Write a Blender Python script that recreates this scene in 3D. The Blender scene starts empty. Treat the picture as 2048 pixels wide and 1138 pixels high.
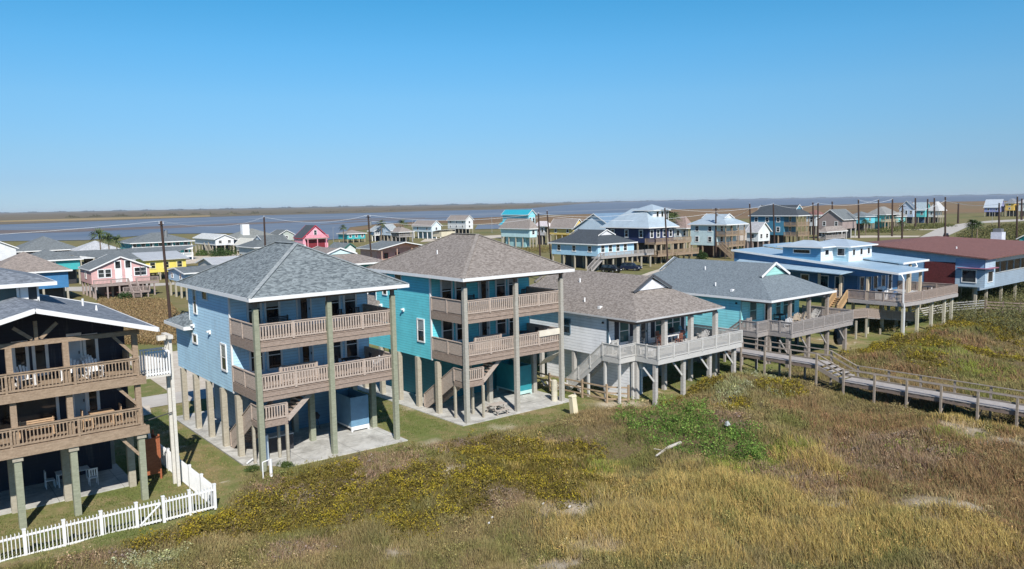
import bpy, math, random
import numpy as np
from mathutils import Vector, Matrix
random.seed(7); rng = np.random.default_rng(11)
R = math.radians
C = bpy.context.scene.collection
# ------------------------------------------------------------ camera, sky, sun, exposure
FP, CX, CY, CAMH = 1560., 1024., 569., 15.
PITCH, AZ, ROLL = math.atan(163 / 1560.), R(51.), R(1.05)
fw = np.array([math.cos(AZ) * math.cos(PITCH), math.sin(AZ) * math.cos(PITCH), -math.sin(PITCH)])
r0 = np.array([math.sin(AZ), -math.cos(AZ), 0.]); u0 = np.cross(r0, fw)
rt = r0 * math.cos(ROLL) - u0 * math.sin(ROLL); up = u0 * math.cos(ROLL) + r0 * math.sin(ROLL)
cam = bpy.data.cameras.new('camera'); camo = bpy.data.objects.new('camera', cam); C.objects.link(camo)
cam.sensor_width = 36; cam.lens = FP / 2048 * 36; cam.clip_start = .5; cam.clip_end = 60000
m = Matrix([[rt[i], up[i], -fw[i], 0] for i in range(3)] + [[0, 0, 0, 1]]); m[2][3] = CAMH
camo.matrix_world = m
bpy.context.scene.camera = camo
SUN_EL, SH_AZ = 42., 66.5          # elevation, direction the shadows fall in (degrees from +X towards +Y)
w = bpy.data.worlds.new('World'); bpy.context.scene.world = w; w.use_nodes = True
nt = w.node_tree; bg = nt.nodes['Background']
sky = nt.nodes.new('ShaderNodeTexSky'); sky.sky_type = 'NISHITA'; sky.sun_disc = False
sky.sun_elevation = R(SUN_EL)
sx, sy = -math.cos(R(SH_AZ)), -math.sin(R(SH_AZ))   # towards the sun
sky.sun_rotation = math.atan2(sx, sy)
sky.altitude = 0; sky.air_density = 1.0; sky.dust_density = 0.; sky.ozone_density = 3.0
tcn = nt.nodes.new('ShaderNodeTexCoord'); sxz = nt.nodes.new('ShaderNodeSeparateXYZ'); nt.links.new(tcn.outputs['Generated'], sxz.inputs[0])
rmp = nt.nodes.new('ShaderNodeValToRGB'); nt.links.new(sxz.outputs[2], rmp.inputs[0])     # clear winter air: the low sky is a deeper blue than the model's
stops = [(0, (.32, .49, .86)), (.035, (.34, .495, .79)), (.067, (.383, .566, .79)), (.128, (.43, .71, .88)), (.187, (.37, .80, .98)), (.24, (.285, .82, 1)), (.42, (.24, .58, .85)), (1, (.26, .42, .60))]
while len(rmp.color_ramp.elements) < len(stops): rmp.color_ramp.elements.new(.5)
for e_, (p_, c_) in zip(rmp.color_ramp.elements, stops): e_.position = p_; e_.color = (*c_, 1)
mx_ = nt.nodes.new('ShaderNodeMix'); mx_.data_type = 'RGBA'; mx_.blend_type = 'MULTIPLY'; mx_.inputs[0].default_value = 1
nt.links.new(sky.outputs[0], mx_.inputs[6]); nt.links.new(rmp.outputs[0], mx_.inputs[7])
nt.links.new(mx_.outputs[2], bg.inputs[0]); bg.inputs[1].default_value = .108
sl = bpy.data.lights.new('sun', 'SUN'); sl.energy = 5.0; sl.angle = R(.5); sl.color = (1, .955, .89)
so = bpy.data.objects.new('sun', sl); C.objects.link(so)
so.rotation_euler = Vector((-sx * math.cos(R(SUN_EL)), -sy * math.cos(R(SUN_EL)), -math.sin(R(SUN_EL)))).to_track_quat('-Z', 'Y').to_euler()
so.location = (0, 0, 60)
vs = bpy.context.scene.view_settings
vs.view_transform = 'Standard'; vs.look = 'None'; vs.gamma = 1; vs.exposure = .2

# ------------------------------------------------------------ ground survey helpers
def ray(x, y): return fw + rt * (x - CX) / FP - up * (y - CY) / FP
def sm(a, b, x):
    t = np.clip((x - a) / (b - a), 0, 1); return t * t * (3 - 2 * t)
def hz(x, y):                    # height of the land
    x = np.asarray(x, float); y = np.asarray(y, float)
    d = sm(41.5, 36, y)           # dune side (towards the beach)
    right = sm(40, 50, x)
    z = .45 * right * sm(60, 44, y)
    z = z + d * (.17 * np.sin(x * .43 + y * .31) + .17 * np.sin(x * .21 - y * .52 + 1.3) + .07 * np.sin(x * 1.1 + 2) * np.sin(y * .93) + .15 * np.sin(x * 1.25 + y * .7) * np.sin(y * 1.15 - x * .4 + .8) + .1 * np.sin(x * .62 - y * .9) * np.sin(y * .7 + x * .35))
    z = z + .85 * np.exp(-(((x - 70) / 11) ** 2 + ((y - 30.5) / 4.) ** 2)) + 1.05 * np.exp(-(((x - 90) / 10) ** 2 + ((y - 31) / 4) ** 2))
    z = z + .85 * np.exp(-(((x - 49.3) / 4.2) ** 2 + ((y - 34.6) / 2.2) ** 2)) + .45 * np.exp(-(((x - 44) / 5) ** 2 + ((y - 30) / 3.) ** 2)) + .4 * np.exp(-(((x - 24) / 5) ** 2 + ((y - 36) / 2.4) ** 2)) + .4 * np.exp(-(((x - 40) / 4.5) ** 2 + ((y - 34.5) / 2.5) ** 2))
    z = z - .25 * np.exp(-(((x - 55.5) / 1.6) ** 2)) * sm(38, 34, y)
    return z
def hzf(x, y): return float(hz(x, y))
def at(px, py, z=None):          # the place on the land seen at this spot of the survey photo
    d = ray(px, py)
    if z is not None:
        t = (z - CAMH) / d[2]; return (float(d[0] * t), float(d[1] * t), z)
    zz = 0.
    for _ in range(12):
        t = (zz - CAMH) / d[2]; x, y = d[0] * t, d[1] * t; zz = hzf(x, y)
    return (float(x), float(y), zz)
def onY(px, py, Y):
    d = ray(px, py); t = Y / d[1]; return (float(d[0] * t), Y, float(CAMH + d[2] * t))
def onX(px, py, X):
    d = ray(px, py); t = X / d[0]; return (X, float(d[1] * t), float(CAMH + d[2] * t))
def zat(x, y, py):               # height at which a point above (x, y) is seen at row py
    v = np.array([x, y, 0.]); k = (CY - py) / FP
    a = v @ up - k * (v @ fw); b = up[2] - k * fw[2]
    return CAMH - a / b

# ------------------------------------------------------------ materials
MATS = {}
def nodes(name):
    m = bpy.data.materials.new(name); m.use_nodes = True; t = m.node_tree
    return m, t, t.nodes['Principled BSDF'], t.nodes.new, t.links.new
def sep(t, new, link):
    g = new('ShaderNodeNewGeometry'); s = new('ShaderNodeSeparateXYZ'); link(g.outputs['Position'], s.inputs[0]); return g, s
def mth(new, link, op, a, b=None, c=None):
    n = new('ShaderNodeMath'); n.operation = op
    for i, v in enumerate((a, b, c)):
        if v is None: continue
        if isinstance(v, (int, float)): n.inputs[i].default_value = v
        else: link(v, n.inputs[i])
    return n.outputs[0]
def noise(new, link, vec, scale, detail=3, rough=.6, dist=0):
    n = new('ShaderNodeTexNoise'); n.inputs['Scale'].default_value = scale; n.inputs['Detail'].default_value = detail
    n.inputs['Roughness'].default_value = rough; n.inputs['Distortion'].default_value = dist
    if vec is not None: link(vec, n.inputs['Vector'])
    return n.outputs['Fac']
def scalev(new, link, vec, s):
    n = new('ShaderNodeMapping'); n.inputs['Scale'].default_value = s; link(vec, n.inputs['Vector']); return n.outputs[0]
def ramp(new, link, fac, stops):
    n = new('ShaderNodeValToRGB'); link(fac, n.inputs[0]); e = n.color_ramp.elements
    while len(e) < len(stops): e.new(.5)
    for q, (p, c) in zip(e, stops): q.position = p; q.color = (*c, 1)
    return n.outputs[0]
def mixc(new, link, f, a, b, mode='MIX'):
    n = new('ShaderNodeMix'); n.data_type = 'RGBA'; n.blend_type = mode
    for i, v in ((0, f), (6, a), (7, b)):
        if isinstance(v, (int, float)): n.inputs[i].default_value = v
        elif isinstance(v, tuple): n.inputs[i].default_value = (*v, 1)
        else: link(v, n.inputs[i])
    return n.outputs[2]
def bump(new, link, h, strength, dist, bsdf):
    n = new('ShaderNodeBump'); n.inputs['Strength'].default_value = strength; n.inputs['Distance'].default_value = dist
    link(h, n.inputs['Height']); link(n.outputs[0], bsdf.inputs['Normal'])
def siding(col, pitch=.19, key=None):
    k = ('sid', col, pitch)
    if k in MATS: return MATS[k]
    m, t, b, new, link = nodes('siding'); g, s = sep(t, new, link)
    f = mth(new, link, 'FRACT', mth(new, link, 'MULTIPLY', s.outputs[2], 1 / pitch))
    lap_shadow = mth(new, link, 'LESS_THAN', f, .14)
    n1 = noise(new, link, g.outputs['Position'], .9, 4)
    n2 = noise(new, link, scalev(new, link, g.outputs['Position'], (1.2, 1.2, 9)), 1.5, 3)
    nn = mth(new, link, 'ADD', mth(new, link, 'MULTIPLY', n1, .6), mth(new, link, 'MULTIPLY', n2, .4))
    c = ramp(new, link, nn, [(.25, tuple(v * .74 for v in col)), (.5, tuple(v * .97 for v in col)), (.75, tuple(min(1, v * 1.1) for v in col))])
    st_ = noise(new, link, scalev(new, link, g.outputs['Position'], (2.4, 2.4, .22)), 1.6, 4, .7)
    c = mixc(new, link, ramp(new, link, st_, [(.56, (0, 0, 0)), (.78, (.3, .3, .3))]), c, (.26, .25, .22))
    c = mixc(new, link, mth(new, link, 'MULTIPLY', lap_shadow, .42), c, tuple(v * .35 for v in col))  # shadow line of each lap painted into the board colour
    link(c, b.inputs['Base Color']); b.inputs['Roughness'].default_value = .6
    bump(new, link, mth(new, link, 'SUBTRACT', 1., f), .45, .02, b)
    MATS[k] = m; return m
def shingle(c1, c2, rough=.9, sc=1.):
    k = ('shi', c1, c2)
    if k in MATS: return MATS[k]
    m, t, b, new, link = nodes('shingles'); g, s = sep(t, new, link)
    v = scalev(new, link, g.outputs['Position'], (1, 1, 3.2))
    n1 = noise(new, link, v, 3.4 * sc, 3, .7, .4); n2 = noise(new, link, g.outputs['Position'], .35, 3)
    vo = new('ShaderNodeTexVoronoi'); vo.inputs['Scale'].default_value = 4.6 * sc; link(v, vo.inputs['Vector'])
    vs_ = new('ShaderNodeSeparateColor'); link(vo.outputs['Color'], vs_.inputs[0])
    nn = mth(new, link, 'ADD', mth(new, link, 'MULTIPLY', n1, .5), mth(new, link, 'MULTIPLY', vs_.outputs[0], .5))
    c = ramp(new, link, nn, [(.28, c1), (.72, c2)])
    c = mixc(new, link, mth(new, link, 'MULTIPLY', n2, .3), c, tuple(v_ * .75 for v_ in c1))
    fz = mth(new, link, 'FRACT', mth(new, link, 'MULTIPLY', s.outputs[2], 1 / .075))
    c = mixc(new, link, mth(new, link, 'MULTIPLY', mth(new, link, 'LESS_THAN', fz, .2), .22), c, tuple(v_ * .5 for v_ in c1))
    link(c, b.inputs['Base Color']); b.inputs['Roughness'].default_value = rough
    bump(new, link, nn, .5, .03, b)
    MATS[k] = m; return m
def wood(c1, c2, sc=1.):
    k = ('wood', c1, c2)
    if k in MATS: return MATS[k]
    m, t, b, new, link = nodes('weathered_wood'); g, s = sep(t, new, link)
    n1 = noise(new, link, scalev(new, link, g.outputs['Position'], (1.2, 1.2, 5)), 2.2 * sc, 4, .7)
    n2 = noise(new, link, g.outputs['Position'], 9 * sc, 3, .6)
    nn = mth(new, link, 'ADD', mth(new, link, 'MULTIPLY', n1, .65), mth(new, link, 'MULTIPLY', n2, .35))
    link(ramp(new, link, nn, [(.3, c1), (.7, c2)]), b.inputs['Base Color']); b.inputs['Roughness'].default_value = .85
    bump(new, link, nn, .4, .02, b)
    MATS[k] = m; return m
def plain(name, col, rough=.6, metal=0., var=.12, sc=2.):
    k = ('pl', name, col)
    if k in MATS: return MATS[k]
    m, t, b, new, link = nodes(name); g, s = sep(t, new, link)
    n1 = noise(new, link, g.outputs['Position'], sc, 4, .65)
    link(ramp(new, link, n1, [(.3, tuple(v * (1 - var) for v in col)), (.7, tuple(min(1, v * (1 + var)) for v in col))]), b.inputs['Base Color'])
    b.inputs['Roughness'].default_value = rough; b.inputs['Metallic'].default_value = metal
    MATS[k] = m; return m
def ribmetal(col, axis=0, pitch=.45):
    k = ('rib', col, axis)
    if k in MATS: return MATS[k]
    m, t, b, new, link = nodes('ribbed_metal_roof'); g, s = sep(t, new, link)
    f = mth(new, link, 'FRACT', mth(new, link, 'MULTIPLY', s.outputs[axis], 1 / pitch))
    r = mth(new, link, 'LESS_THAN', f, .12)
    n1 = noise(new, link, g.outputs['Position'], .8, 4)
    c = ramp(new, link, n1, [(.3, tuple(v * .88 for v in col)), (.7, tuple(min(1, v * 1.06) for v in col))])
    c = mixc(new, link, mth(new, link, 'MULTIPLY', r, .3), c, tuple(v * .6 for v in col))
    link(c, b.inputs['Base Color']); b.inputs['Roughness'].default_value = .42; b.inputs['Metallic'].default_value = .25
    bump(new, link, r, .6, .03, b)
    MATS[k] = m; return m
def concrete(c1, c2):
    k = ('con', c1)
    if k in MATS: return MATS[k]
    m, t, b, new, link = nodes('concrete'); g, s = sep(t, new, link)
    n1 = noise(new, link, g.outputs['Position'], .9, 6, .7, .6)
    c = ramp(new, link, n1, [(.32, c1), (.6, c2)])
    n5 = noise(new, link, g.outputs['Position'], .35, 5, .75, 1.2); c = mixc(new, link, ramp(new, link, n5, [(.5, (0, 0, 0)), (.68, (.6, .6, .6))]), c, tuple(v * .62 for v in c1))
    fx = mth(new, link, 'FRACT', mth(new, link, 'MULTIPLY', s.outputs[0], 1 / 3.1)); fy = mth(new, link, 'FRACT', mth(new, link, 'MULTIPLY', s.outputs[1], 1 / 3.4))
    j = mth(new, link, 'MAXIMUM', mth(new, link, 'LESS_THAN', fx, .012), mth(new, link, 'LESS_THAN', fy, .012))
    c = mixc(new, link, mth(new, link, 'MULTIPLY', j, .6), c, tuple(v * .4 for v in c1))
    link(c, b.inputs['Base Color']); b.inputs['Roughness'].default_value = .85
    bump(new, link, n1, .2, .02, b)
    MATS[k] = m; return m
def glassmat():
    m, t, b, new, link = nodes('window_glass'); g, s = sep(t, new, link)
    n1 = noise(new, link, g.outputs['Position'], .8, 2)
    link(ramp(new, link, n1, [(.42, (.008, .010, .014)), (.6, (.05, .06, .065))]), b.inputs['Base Color'])
    b.inputs['Roughness'].default_value = .06; b.inputs['Specular IOR Level'].default_value = .6
    return m
def vcol(name, rough=.8, trans=0.):
    m, t, b, new, link = nodes(name)
    a = new('ShaderNodeAttribute'); a.attribute_name = 'Col'; link(a.outputs['Color'], b.inputs['Base Color'])
    b.inputs['Roughness'].default_value = rough; b.inputs['Specular IOR Level'].default_value = .15
    if trans:
        tr = new('ShaderNodeBsdfTranslucent'); link(a.outputs['Color'], tr.inputs['Color'])
        mx = new('ShaderNodeMixShader'); mx.inputs[0].default_value = trans
        link(b.outputs[0], mx.inputs[1]); link(tr.outputs[0], mx.inputs[2])
        link(mx.outputs[0], t.nodes['Material Output'].inputs['Surface'])
    return m
WHITE = plain('white_paint', (.78, .78, .77), .5, 0, .05)
GLASS = glassmat(); BLIND = plain('window_blind', (.30, .33, .33), .25, 0, .2)
DECKW = wood((.19, .14, .11), (.42, .33, .27), 1.3); RAILW = wood((.31, .245, .20), (.56, .465, .395), 1.4)
POSTG = wood((.20, .215, .15), (.35, .36, .26)); STILT = wood((.30, .265, .20), (.47, .43, .345))
BROWN = wood((.20, .14, .09), (.42, .315, .22), 1.3); GREYW = wood((.40, .39, .37), (.60, .58, .55))
GREYD = wood((.27, .25, .235), (.45, .42, .40)); DARKW = wood((.16, .115, .09), (.30, .23, .185)); LUMBER = wood((.36, .22, .10), (.55, .38, .21))
CONC = concrete((.33, .32, .29), (.56, .55, .51)); DARK = plain('dark_void', (.02, .02, .025), .8)
FURN = plain('dark_furniture', (.03, .03, .035), .6); BLACK = plain('black_rubber', (.02, .02, .02), .5)

# ------------------------------------------------------------ mesh helpers
ORG = {}
class MB:
    def __init__(s): s.v = []; s.f = []
    def add(s, vs_, fs):
        o = len(s.v); s.v += [tuple(map(float, p)) for p in vs_]; s.f += [tuple(o + i for i in f) for f in fs]
    def hexa(s, p): s.add(p, [(0, 3, 2, 1), (4, 5, 6, 7), (0, 1, 5, 4), (1, 2, 6, 5), (2, 3, 7, 6), (3, 0, 4, 7)])
    def box(s, x0, x1, y0, y1, z0, z1):
        if x0 > x1: x0, x1 = x1, x0
        if y0 > y1: y0, y1 = y1, y0
        s.hexa([(x0, y0, z0), (x1, y0, z0), (x1, y1, z0), (x0, y1, z0), (x0, y0, z1), (x1, y0, z1), (x1, y1, z1), (x0, y1, z1)])
    def post(s, x, y, z0, z1, w=.3, d=None): d = d or w; s.box(x - w / 2, x + w / 2, y - d / 2, y + d / 2, z0, z1)
    def bar(s, a, b, w, h):        # rectangular bar a->b, w across, h in the upward sense
        a = Vector(a); b = Vector(b); d = (b - a).normalized()
        u = Vector((0, 0, 1)) if abs(d.z) < .95 else Vector((1, 0, 0))
        r = d.cross(u).normalized(); u = r.cross(d).normalized()
        q = [p + r * (i * w / 2) + u * (j * h / 2) for p in (a, b) for i, j in ((-1, -1), (1, -1), (1, 1), (-1, 1))]
        s.add(q, [(0, 1, 2, 3), (7, 6, 5, 4), (0, 4, 5, 1), (1, 5, 6, 2), (2, 6, 7, 3), (3, 7, 4, 0)])
    def tube(s, a, b, r, r2=None, n=8, cap=True):
        a = Vector(a); b = Vector(b); d = (b - a).normalized(); r2 = r if r2 is None else r2
        u = Vector((0, 0, 1)) if abs(d.z) < .95 else Vector((1, 0, 0))
        x = d.cross(u).normalized(); y = d.cross(x)
        v = [p + x * math.cos(k * 2 * math.pi / n) * q + y * math.sin(k * 2 * math.pi / n) * q for p, q in ((a, r), (b, r2)) for k in range(n)]
        f = [(k, k + n, (k + 1) % n + n, (k + 1) % n) for k in range(n)]
        if cap: f += [tuple(range(n)), tuple(range(2 * n - 1, n - 1, -1))]
        s.add(v, f)
    def prism(s, poly, z0, z1):
        n = len(poly); s.add([(x, y, z0) for x, y in poly] + [(x, y, z1) for x, y in poly],
              [tuple(range(n - 1, -1, -1)), tuple(range(n, 2 * n))] + [(k, (k + 1) % n, (k + 1) % n + n, k + n) for k in range(n)])
    def build(s, name, mat, parent=None, org=None, smooth=False):
        if org is None: org = ORG[parent.name] if parent else Vector((0, 0, 0))
        org = Vector(org); me = bpy.data.meshes.new(name)
        me.from_pydata([(p[0] - org.x, p[1] - org.y, p[2] - org.z) for p in s.v], [], s.f); me.update()
        if smooth: me.polygons.foreach_set('use_smooth', [True] * len(me.polygons))
        me.materials.append(mat); o = bpy.data.objects.new(name, me); C.objects.link(o)
        if parent: o.parent = parent
        else: o.location = org
        ORG[o.name] = org; return o
def tag(o, label, cat, group=None, kind=None):
    if label: o['label'] = label
    if cat: o['category'] = cat
    if group: o['group'] = group
    if kind: o['kind'] = kind
    return o
def thing(name, label, cat, loc=(0, 0, 0), group=None):
    o = bpy.data.objects.new(name, None); C.objects.link(o); o.location = loc; o.empty_display_size = .5
    ORG[o.name] = Vector(loc); return tag(o, label, cat, group)
def place(o, x, y, z, rot=0): o.location = (x, y, z); o.rotation_euler = (0, 0, R(rot)); return o
def dup(root, loc, rot, label=None, group=None):
    def cp(o, par):
        c = o.copy(); C.objects.link(c)
        if par: c.parent = par
        for k in [q for q in o.children]: cp(k, c)
        return c
    r = cp(root, None); place(r, *loc, rot)
    if label: r['label'] = label
    if group: r['group'] = group
    return r
def rail(mb, a, b, h=1., sp=.17, bw=.09, pe=2.2, pw=.13, cap=.14, ends=(1, 1), low=.1, posth=.0, mid=False):
    a = Vector(a); b = Vector(b); L = (Vector((b.x, b.y, 0)) - Vector((a.x, a.y, 0))).length; d = b - a
    if L < .05: return
    up_ = Vector((0, 0, 1))
    mb.bar(a + up_ * (h - .022), b + up_ * (h - .022), cap, .045); mb.bar(a + up_ * (h - .11), b + up_ * (h - .11), .045, .09); mb.bar(a + up_ * low, b + up_ * low, .045, .09)
    n = max(1, round(L / pe))
    for k in range(n + 1):
        if k == 0 and not ends[0] or k == n and not ends[1]: continue
        p = a + d * k / n; mb.post(p.x, p.y, p.z - .02, p.z + h + (posth if posth else -.05), pw)
    if sp:
        nb = max(1, int(L / sp)); th = .022; dn = Vector((d.x, d.y, 0)).normalized(); r = Vector((-dn.y, dn.x, 0))
        for k in range(nb):
            c = a + d * (k + .5) / nb; e = dn * bw / 2; t_ = r * th; o2 = r * .001
            s0 = d.z / L * bw / 2
            z0, z1 = low + .02, h - .09
            q = [c - e - t_ + up_ * (z0 - s0), c + e - t_ + up_ * (z0 + s0), c + e + t_ + up_ * (z0 + s0), c - e + t_ + up_ * (z0 - s0)]
            q += [p + up_ * (z1 - z0) for p in q]
            mb.hexa(q)
    elif mid:
        for f in (.36, .62): mb.bar(a + up_ * h * f, b + up_ * h * f, .04, .12)
def win(parent, ax, plane, a0, a1, z0, z1, trim=WHITE, tw=.11, sash=True, glass=GLASS, blind=.0, cols=1, name='window', label=None):
    """window on a wall facing -Y (ax='y') or -X (ax='x'), proud of the wall towards the camera side"""
    def bx(mb, u0, u1, w0, w1, d0, d1):
        if ax == 'y': mb.box(u0, u1, plane - d1, plane - d0, w0, w1)
        elif ax == 'Y': mb.box(u0, u1, plane + d0, plane + d1, w0, w1)
        elif ax == 'X': mb.box(plane + d0, plane + d1, u0, u1, w0, w1)
        else: mb.box(plane - d1, plane - d0, u0, u1, w0, w1)
    mb = MB(); g = .003
    bx(mb, a0 - tw, a0, z0 - tw, z1 + tw, g, .07); bx(mb, a1, a1 + tw, z0 - tw, z1 + tw, g, .07)
    bx(mb, a0, a1, z1, z1 + tw, g, .068); bx(mb, a0, a1, z0 - tw, z0, g, .075)
    if sash: bx(mb, a0, a1, (z0 + z1) / 2 - .025, (z0 + z1) / 2 + .025, g, .05)
    for k in range(1, cols): u = a0 + (a1 - a0) * k / cols; bx(mb, u - .05, u + .05, z0, z1, g, .062)
    f = mb.build(name, trim, parent)
    if label: f['label'] = label
    p = MB(); zb = z1 - (z1 - z0) * blind
    bx(p, a0 + .001, a1 - .001, z0 + .001, zb, g, .03); p.build('pane', glass, f)
    if blind: p = MB(); bx(p, a0 + .001, a1 - .001, zb + .002, z1 - .001, g, .03); p.build('blind', BLIND, f)
    return f
def door(parent, plane, a0, a1, z0, z1, col=WHITE, glassw=.45, trim=WHITE, open_=False, ax='y'):
    def bx(mb, u0, u1, w0, w1, d0, d1):
        if ax == 'y': mb.box(u0, u1, plane - d1, plane - d0, w0, w1)
        else: mb.box(plane - d1, plane - d0, u0, u1, w0, w1)
    mb = MB(); bx(mb, a0, a1, z0, z1, .003, .03); d = mb.build('door', col, parent)
    mb = MB(); bx(mb, a0 - .1, a0, z0, z1 + .1, .003, .06); bx(mb, a1, a1 + .1, z0, z1 + .1, .003, .06); bx(mb, a0, a1, z1, z1 + .1, .003, .06); mb.build('door_frame', trim, d)
    if glassw:
        c = (a0 + a1) / 2; mb = MB(); bx(mb, c - glassw / 2, c + glassw / 2, z0 + .15, z1 - .15, .031, .045); mb.build('pane', GLASS, d)
    mb = MB(); bx(mb, a1 - .09, a1 - .05, z0 + .95, z0 + 1.1, .03, .09); mb.build('handle', BLACK, d)
    return d
def hip(parent, x0, x1, y0, y1, ze, zr, axis='y', inset=None, mat=None, fascia=WHITE, fh=.2, gablet=None, caps=None, name='roof', base_y=None):
    """hip roof. inset = horizontal run of the hip ends; gablet = (height, wall material) puts small vertical gables on both hips"""
    W = (x1 - x0) if axis == 'y' else (y1 - y0); cx_, cy_ = (x0 + x1) / 2, (y0 + y1) / 2
    ins = W / 2 if inset is None else inset
    T = (lambda u, v, z: (u, v, z)) if axis == 'y' else (lambda u, v, z: (v, u, z))
    a0, a1 = (x0, x1) if axis == 'y' else (y0, y1); b0, b1 = (y0, y1) if axis == 'y' else (x0, x1); c = (a0 + a1) / 2
    mb = MB(); zb = ze - .04
    base = [T(a0, b0, zb), T(a1, b0, zb), T(a1, b1, zb), T(a0, b1, zb)]; top = [T(a0, b0, ze), T(a1, b0, ze), T(a1, b1, ze), T(a0, b1, ze)]
    if gablet:
        gh = gablet[0]; f = 1 - gh / (zr - ze); zg = zr - gh; hw = (a1 - a0) / 2 * (1 - f)
        yb = b0 + ins * f; yt = b1 - ins * f
        v = base + top + [T(c - hw, yb, zg), T(c + hw, yb, zg), T(c, yb, zr), T(c - hw, yt, zg), T(c + hw, yt, zg), T(c, yt, zr)]
        fs = [(0, 3, 2, 1), (0, 1, 5, 4), (1, 2, 6, 5), (2, 3, 7, 6), (3, 0, 4, 7), (4, 5, 9, 8), (6, 7, 11, 12), (4, 8, 10, 13, 11, 7), (6, 12, 13, 10, 9, 5), (8, 9, 10), (12, 11, 13)]
    else:
        v = base + top + [T(c, b0 + ins, zr), T(c, b1 - ins, zr)]
        fs = [(0, 3, 2, 1), (0, 1, 5, 4), (1, 2, 6, 5), (2, 3, 7, 6), (3, 0, 4, 7), (4, 5, 8), (6, 7, 9), (4, 8, 9, 7), (5, 6, 9, 8)]
    mb.add(v, fs); r = mb.build(name, mat, parent)
    if gablet:
        for yy, sgn in ((yb, -1), (yt, 1)):
            g = MB(); e = .03 * sgn
            s_ = .9; tri = [(c - hw * s_, zg + .04), (c + hw * s_, zg + .04), (c, zr - .22)]
            vv = [T(u, yy + e * .3, z) for u, z in tri] + [T(u, yy + e * 1.6, z) for u, z in tri]
            g.add(vv, [(0, 1, 2), (5, 4, 3), (0, 3, 4, 1), (1, 4, 5, 2), (2, 5, 3, 0)]); gw = g.build('gable_wall', gablet[1], r)
            g = MB(); o_ = .28 * sgn
            for sd in (-1, 1):
                g.bar(T(c + sd * (hw + .12), yy + o_, zg - .0), T(c, yy + o_, zr + .05), .05, .2)
            g.build('gable_trim', gablet[2] if len(gablet) > 2 else fascia, r)
            g = MB()
            for sd in (-1, 1):
                p = [T(c + sd * (hw + .12), yy, zg + .02), T(c, yy, zr + .07), T(c, yy + o_, zr + .07), T(c + sd * (hw + .12), yy + o_, zg + .02)]
                g.add(p + [(q[0], q[1], q[2] + .06) for q in p], [(0, 1, 2, 3), (7, 6, 5, 4), (0, 4, 5, 1), (1, 5, 6, 2), (2, 6, 7, 3), (3, 7, 4, 0)])
            g.build('gable_overhang', mat, r)
    mb = MB(); t = .035; e = .003
    mb.box(x0 - t, x1 + t, y0 - t, y0 - e, ze - fh + .015, ze + .012); mb.box(x0 - t, x1 + t, y1 + e, y1 + t, ze - fh + .015, ze + .012)
    mb.box(x0 - t, x0 - e, y0, y1, ze - fh + .015, ze + .012); mb.box(x1 + e, x1 + t, y0, y1, ze - fh + .015, ze + .012)
    mb.build('fascia', fascia, r)
    if caps and not gablet:
        mb = MB(); up_ = .03
        R0, R1 = T(c, b0 + ins, zr + up_), T(c, b1 - ins, zr + up_)
        for p, q in ((T(a0, b0, ze + up_), R0), (T(a1, b0, ze + up_), R0), (T(a0, b1, ze + up_), R1), (T(a1, b1, ze + up_), R1)): mb.bar(p, q, .26, .03)
        if (Vector(R0) - Vector(R1)).length > .2: mb.bar(R0, R1, .26, .03)
        mb.build('ridge_cap', caps, r)
    return r
def gable(parent, x0, x1, y0, y1, ze, zr, axis='y', mat=None, fascia=WHITE, th=.14, name='roof', ov=.0):
    """gable roof, ridge along axis; eaves at the given rectangle (overhang already in it)"""
    T = (lambda u, v, z: (u, v, z)) if axis == 'y' else (lambda u, v, z: (v, u, z))
    a0, a1 = (x0, x1) if axis == 'y' else (y0, y1); b0, b1 = (y0, y1) if axis == 'y' else (x0, x1); c = (a0 + a1) / 2
    mb = MB()
    v = [T(a0, b0, ze), T(c, b0, zr), T(a1, b0, ze), T(a1, b0, ze + th), T(c, b0, zr + th), T(a0, b0, ze + th)]
    v += [T(a0, b1, ze), T(c, b1, zr), T(a1, b1, ze), T(a1, b1, ze + th), T(c, b1, zr + th), T(a0, b1, ze + th)]
    fs = [(0, 1, 4, 5), (1, 2, 3, 4), (6, 11, 10, 7), (7, 10, 9, 8), (5, 4, 10, 11), (4, 3, 9, 10), (0, 6, 7, 1), (1, 7, 8, 2), (0, 5, 11, 6), (2, 8, 9, 3)]
    mb.add(v, fs); r = mb.build(name, mat, parent)
    mb = MB(); k = .03
    for bb, s_ in ((b0, -1), (b1, 1)):
        for aa in (a0, a1): mb.bar(T(aa, bb + s_ * k, ze + th * .4), T(c, bb + s_ * k, zr + th * .4), .05, .22)
    for aa, s_ in ((a0, -1), (a1, 1)): mb.bar(T(aa + s_ * k, b0, ze + th * .35), T(aa + s_ * k, b1, ze + th * .35), .05, .2)
    mb.build('fascia', fascia, r)
    return r
def flight(steps_mb, str_mb, a, b, width, ax, n=None, tread=.28):
    """straight stair from a (low) to b (high), running along ax ('x' or 'y'), centred on the line"""
    a = Vector(a); b = Vector(b); n = n or max(3, round((b.z - a.z) / .19)); side = Vector((0, 1, 0)) if ax == 'x' else Vector((1, 0, 0))
    for k in range(n):
        p = a + (b - a) * (k + 1) / n; q = a + (b - a) * k / n
        c = (p + q) / 2; h = tread / 2 * 1.05; along = Vector((h, 0, 0)) if ax == 'x' else Vector((0, h, 0)); z = p.z - .02
        x0, x1 = c.x - abs(along.x) - side.x * width / 2, c.x + abs(along.x) + side.x * width / 2
        y0, y1 = c.y - abs(along.y) - side.y * width / 2, c.y + abs(along.y) + side.y * width / 2
        steps_mb.box(x0, x1, y0, y1, z - .05, z)
    for s_ in (-1, 1):
        o_ = side * (width / 2 + .03) * s_ - Vector((0, 0, .12)); str_mb.bar(a + o_, b + o_, .05, .3)
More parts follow.
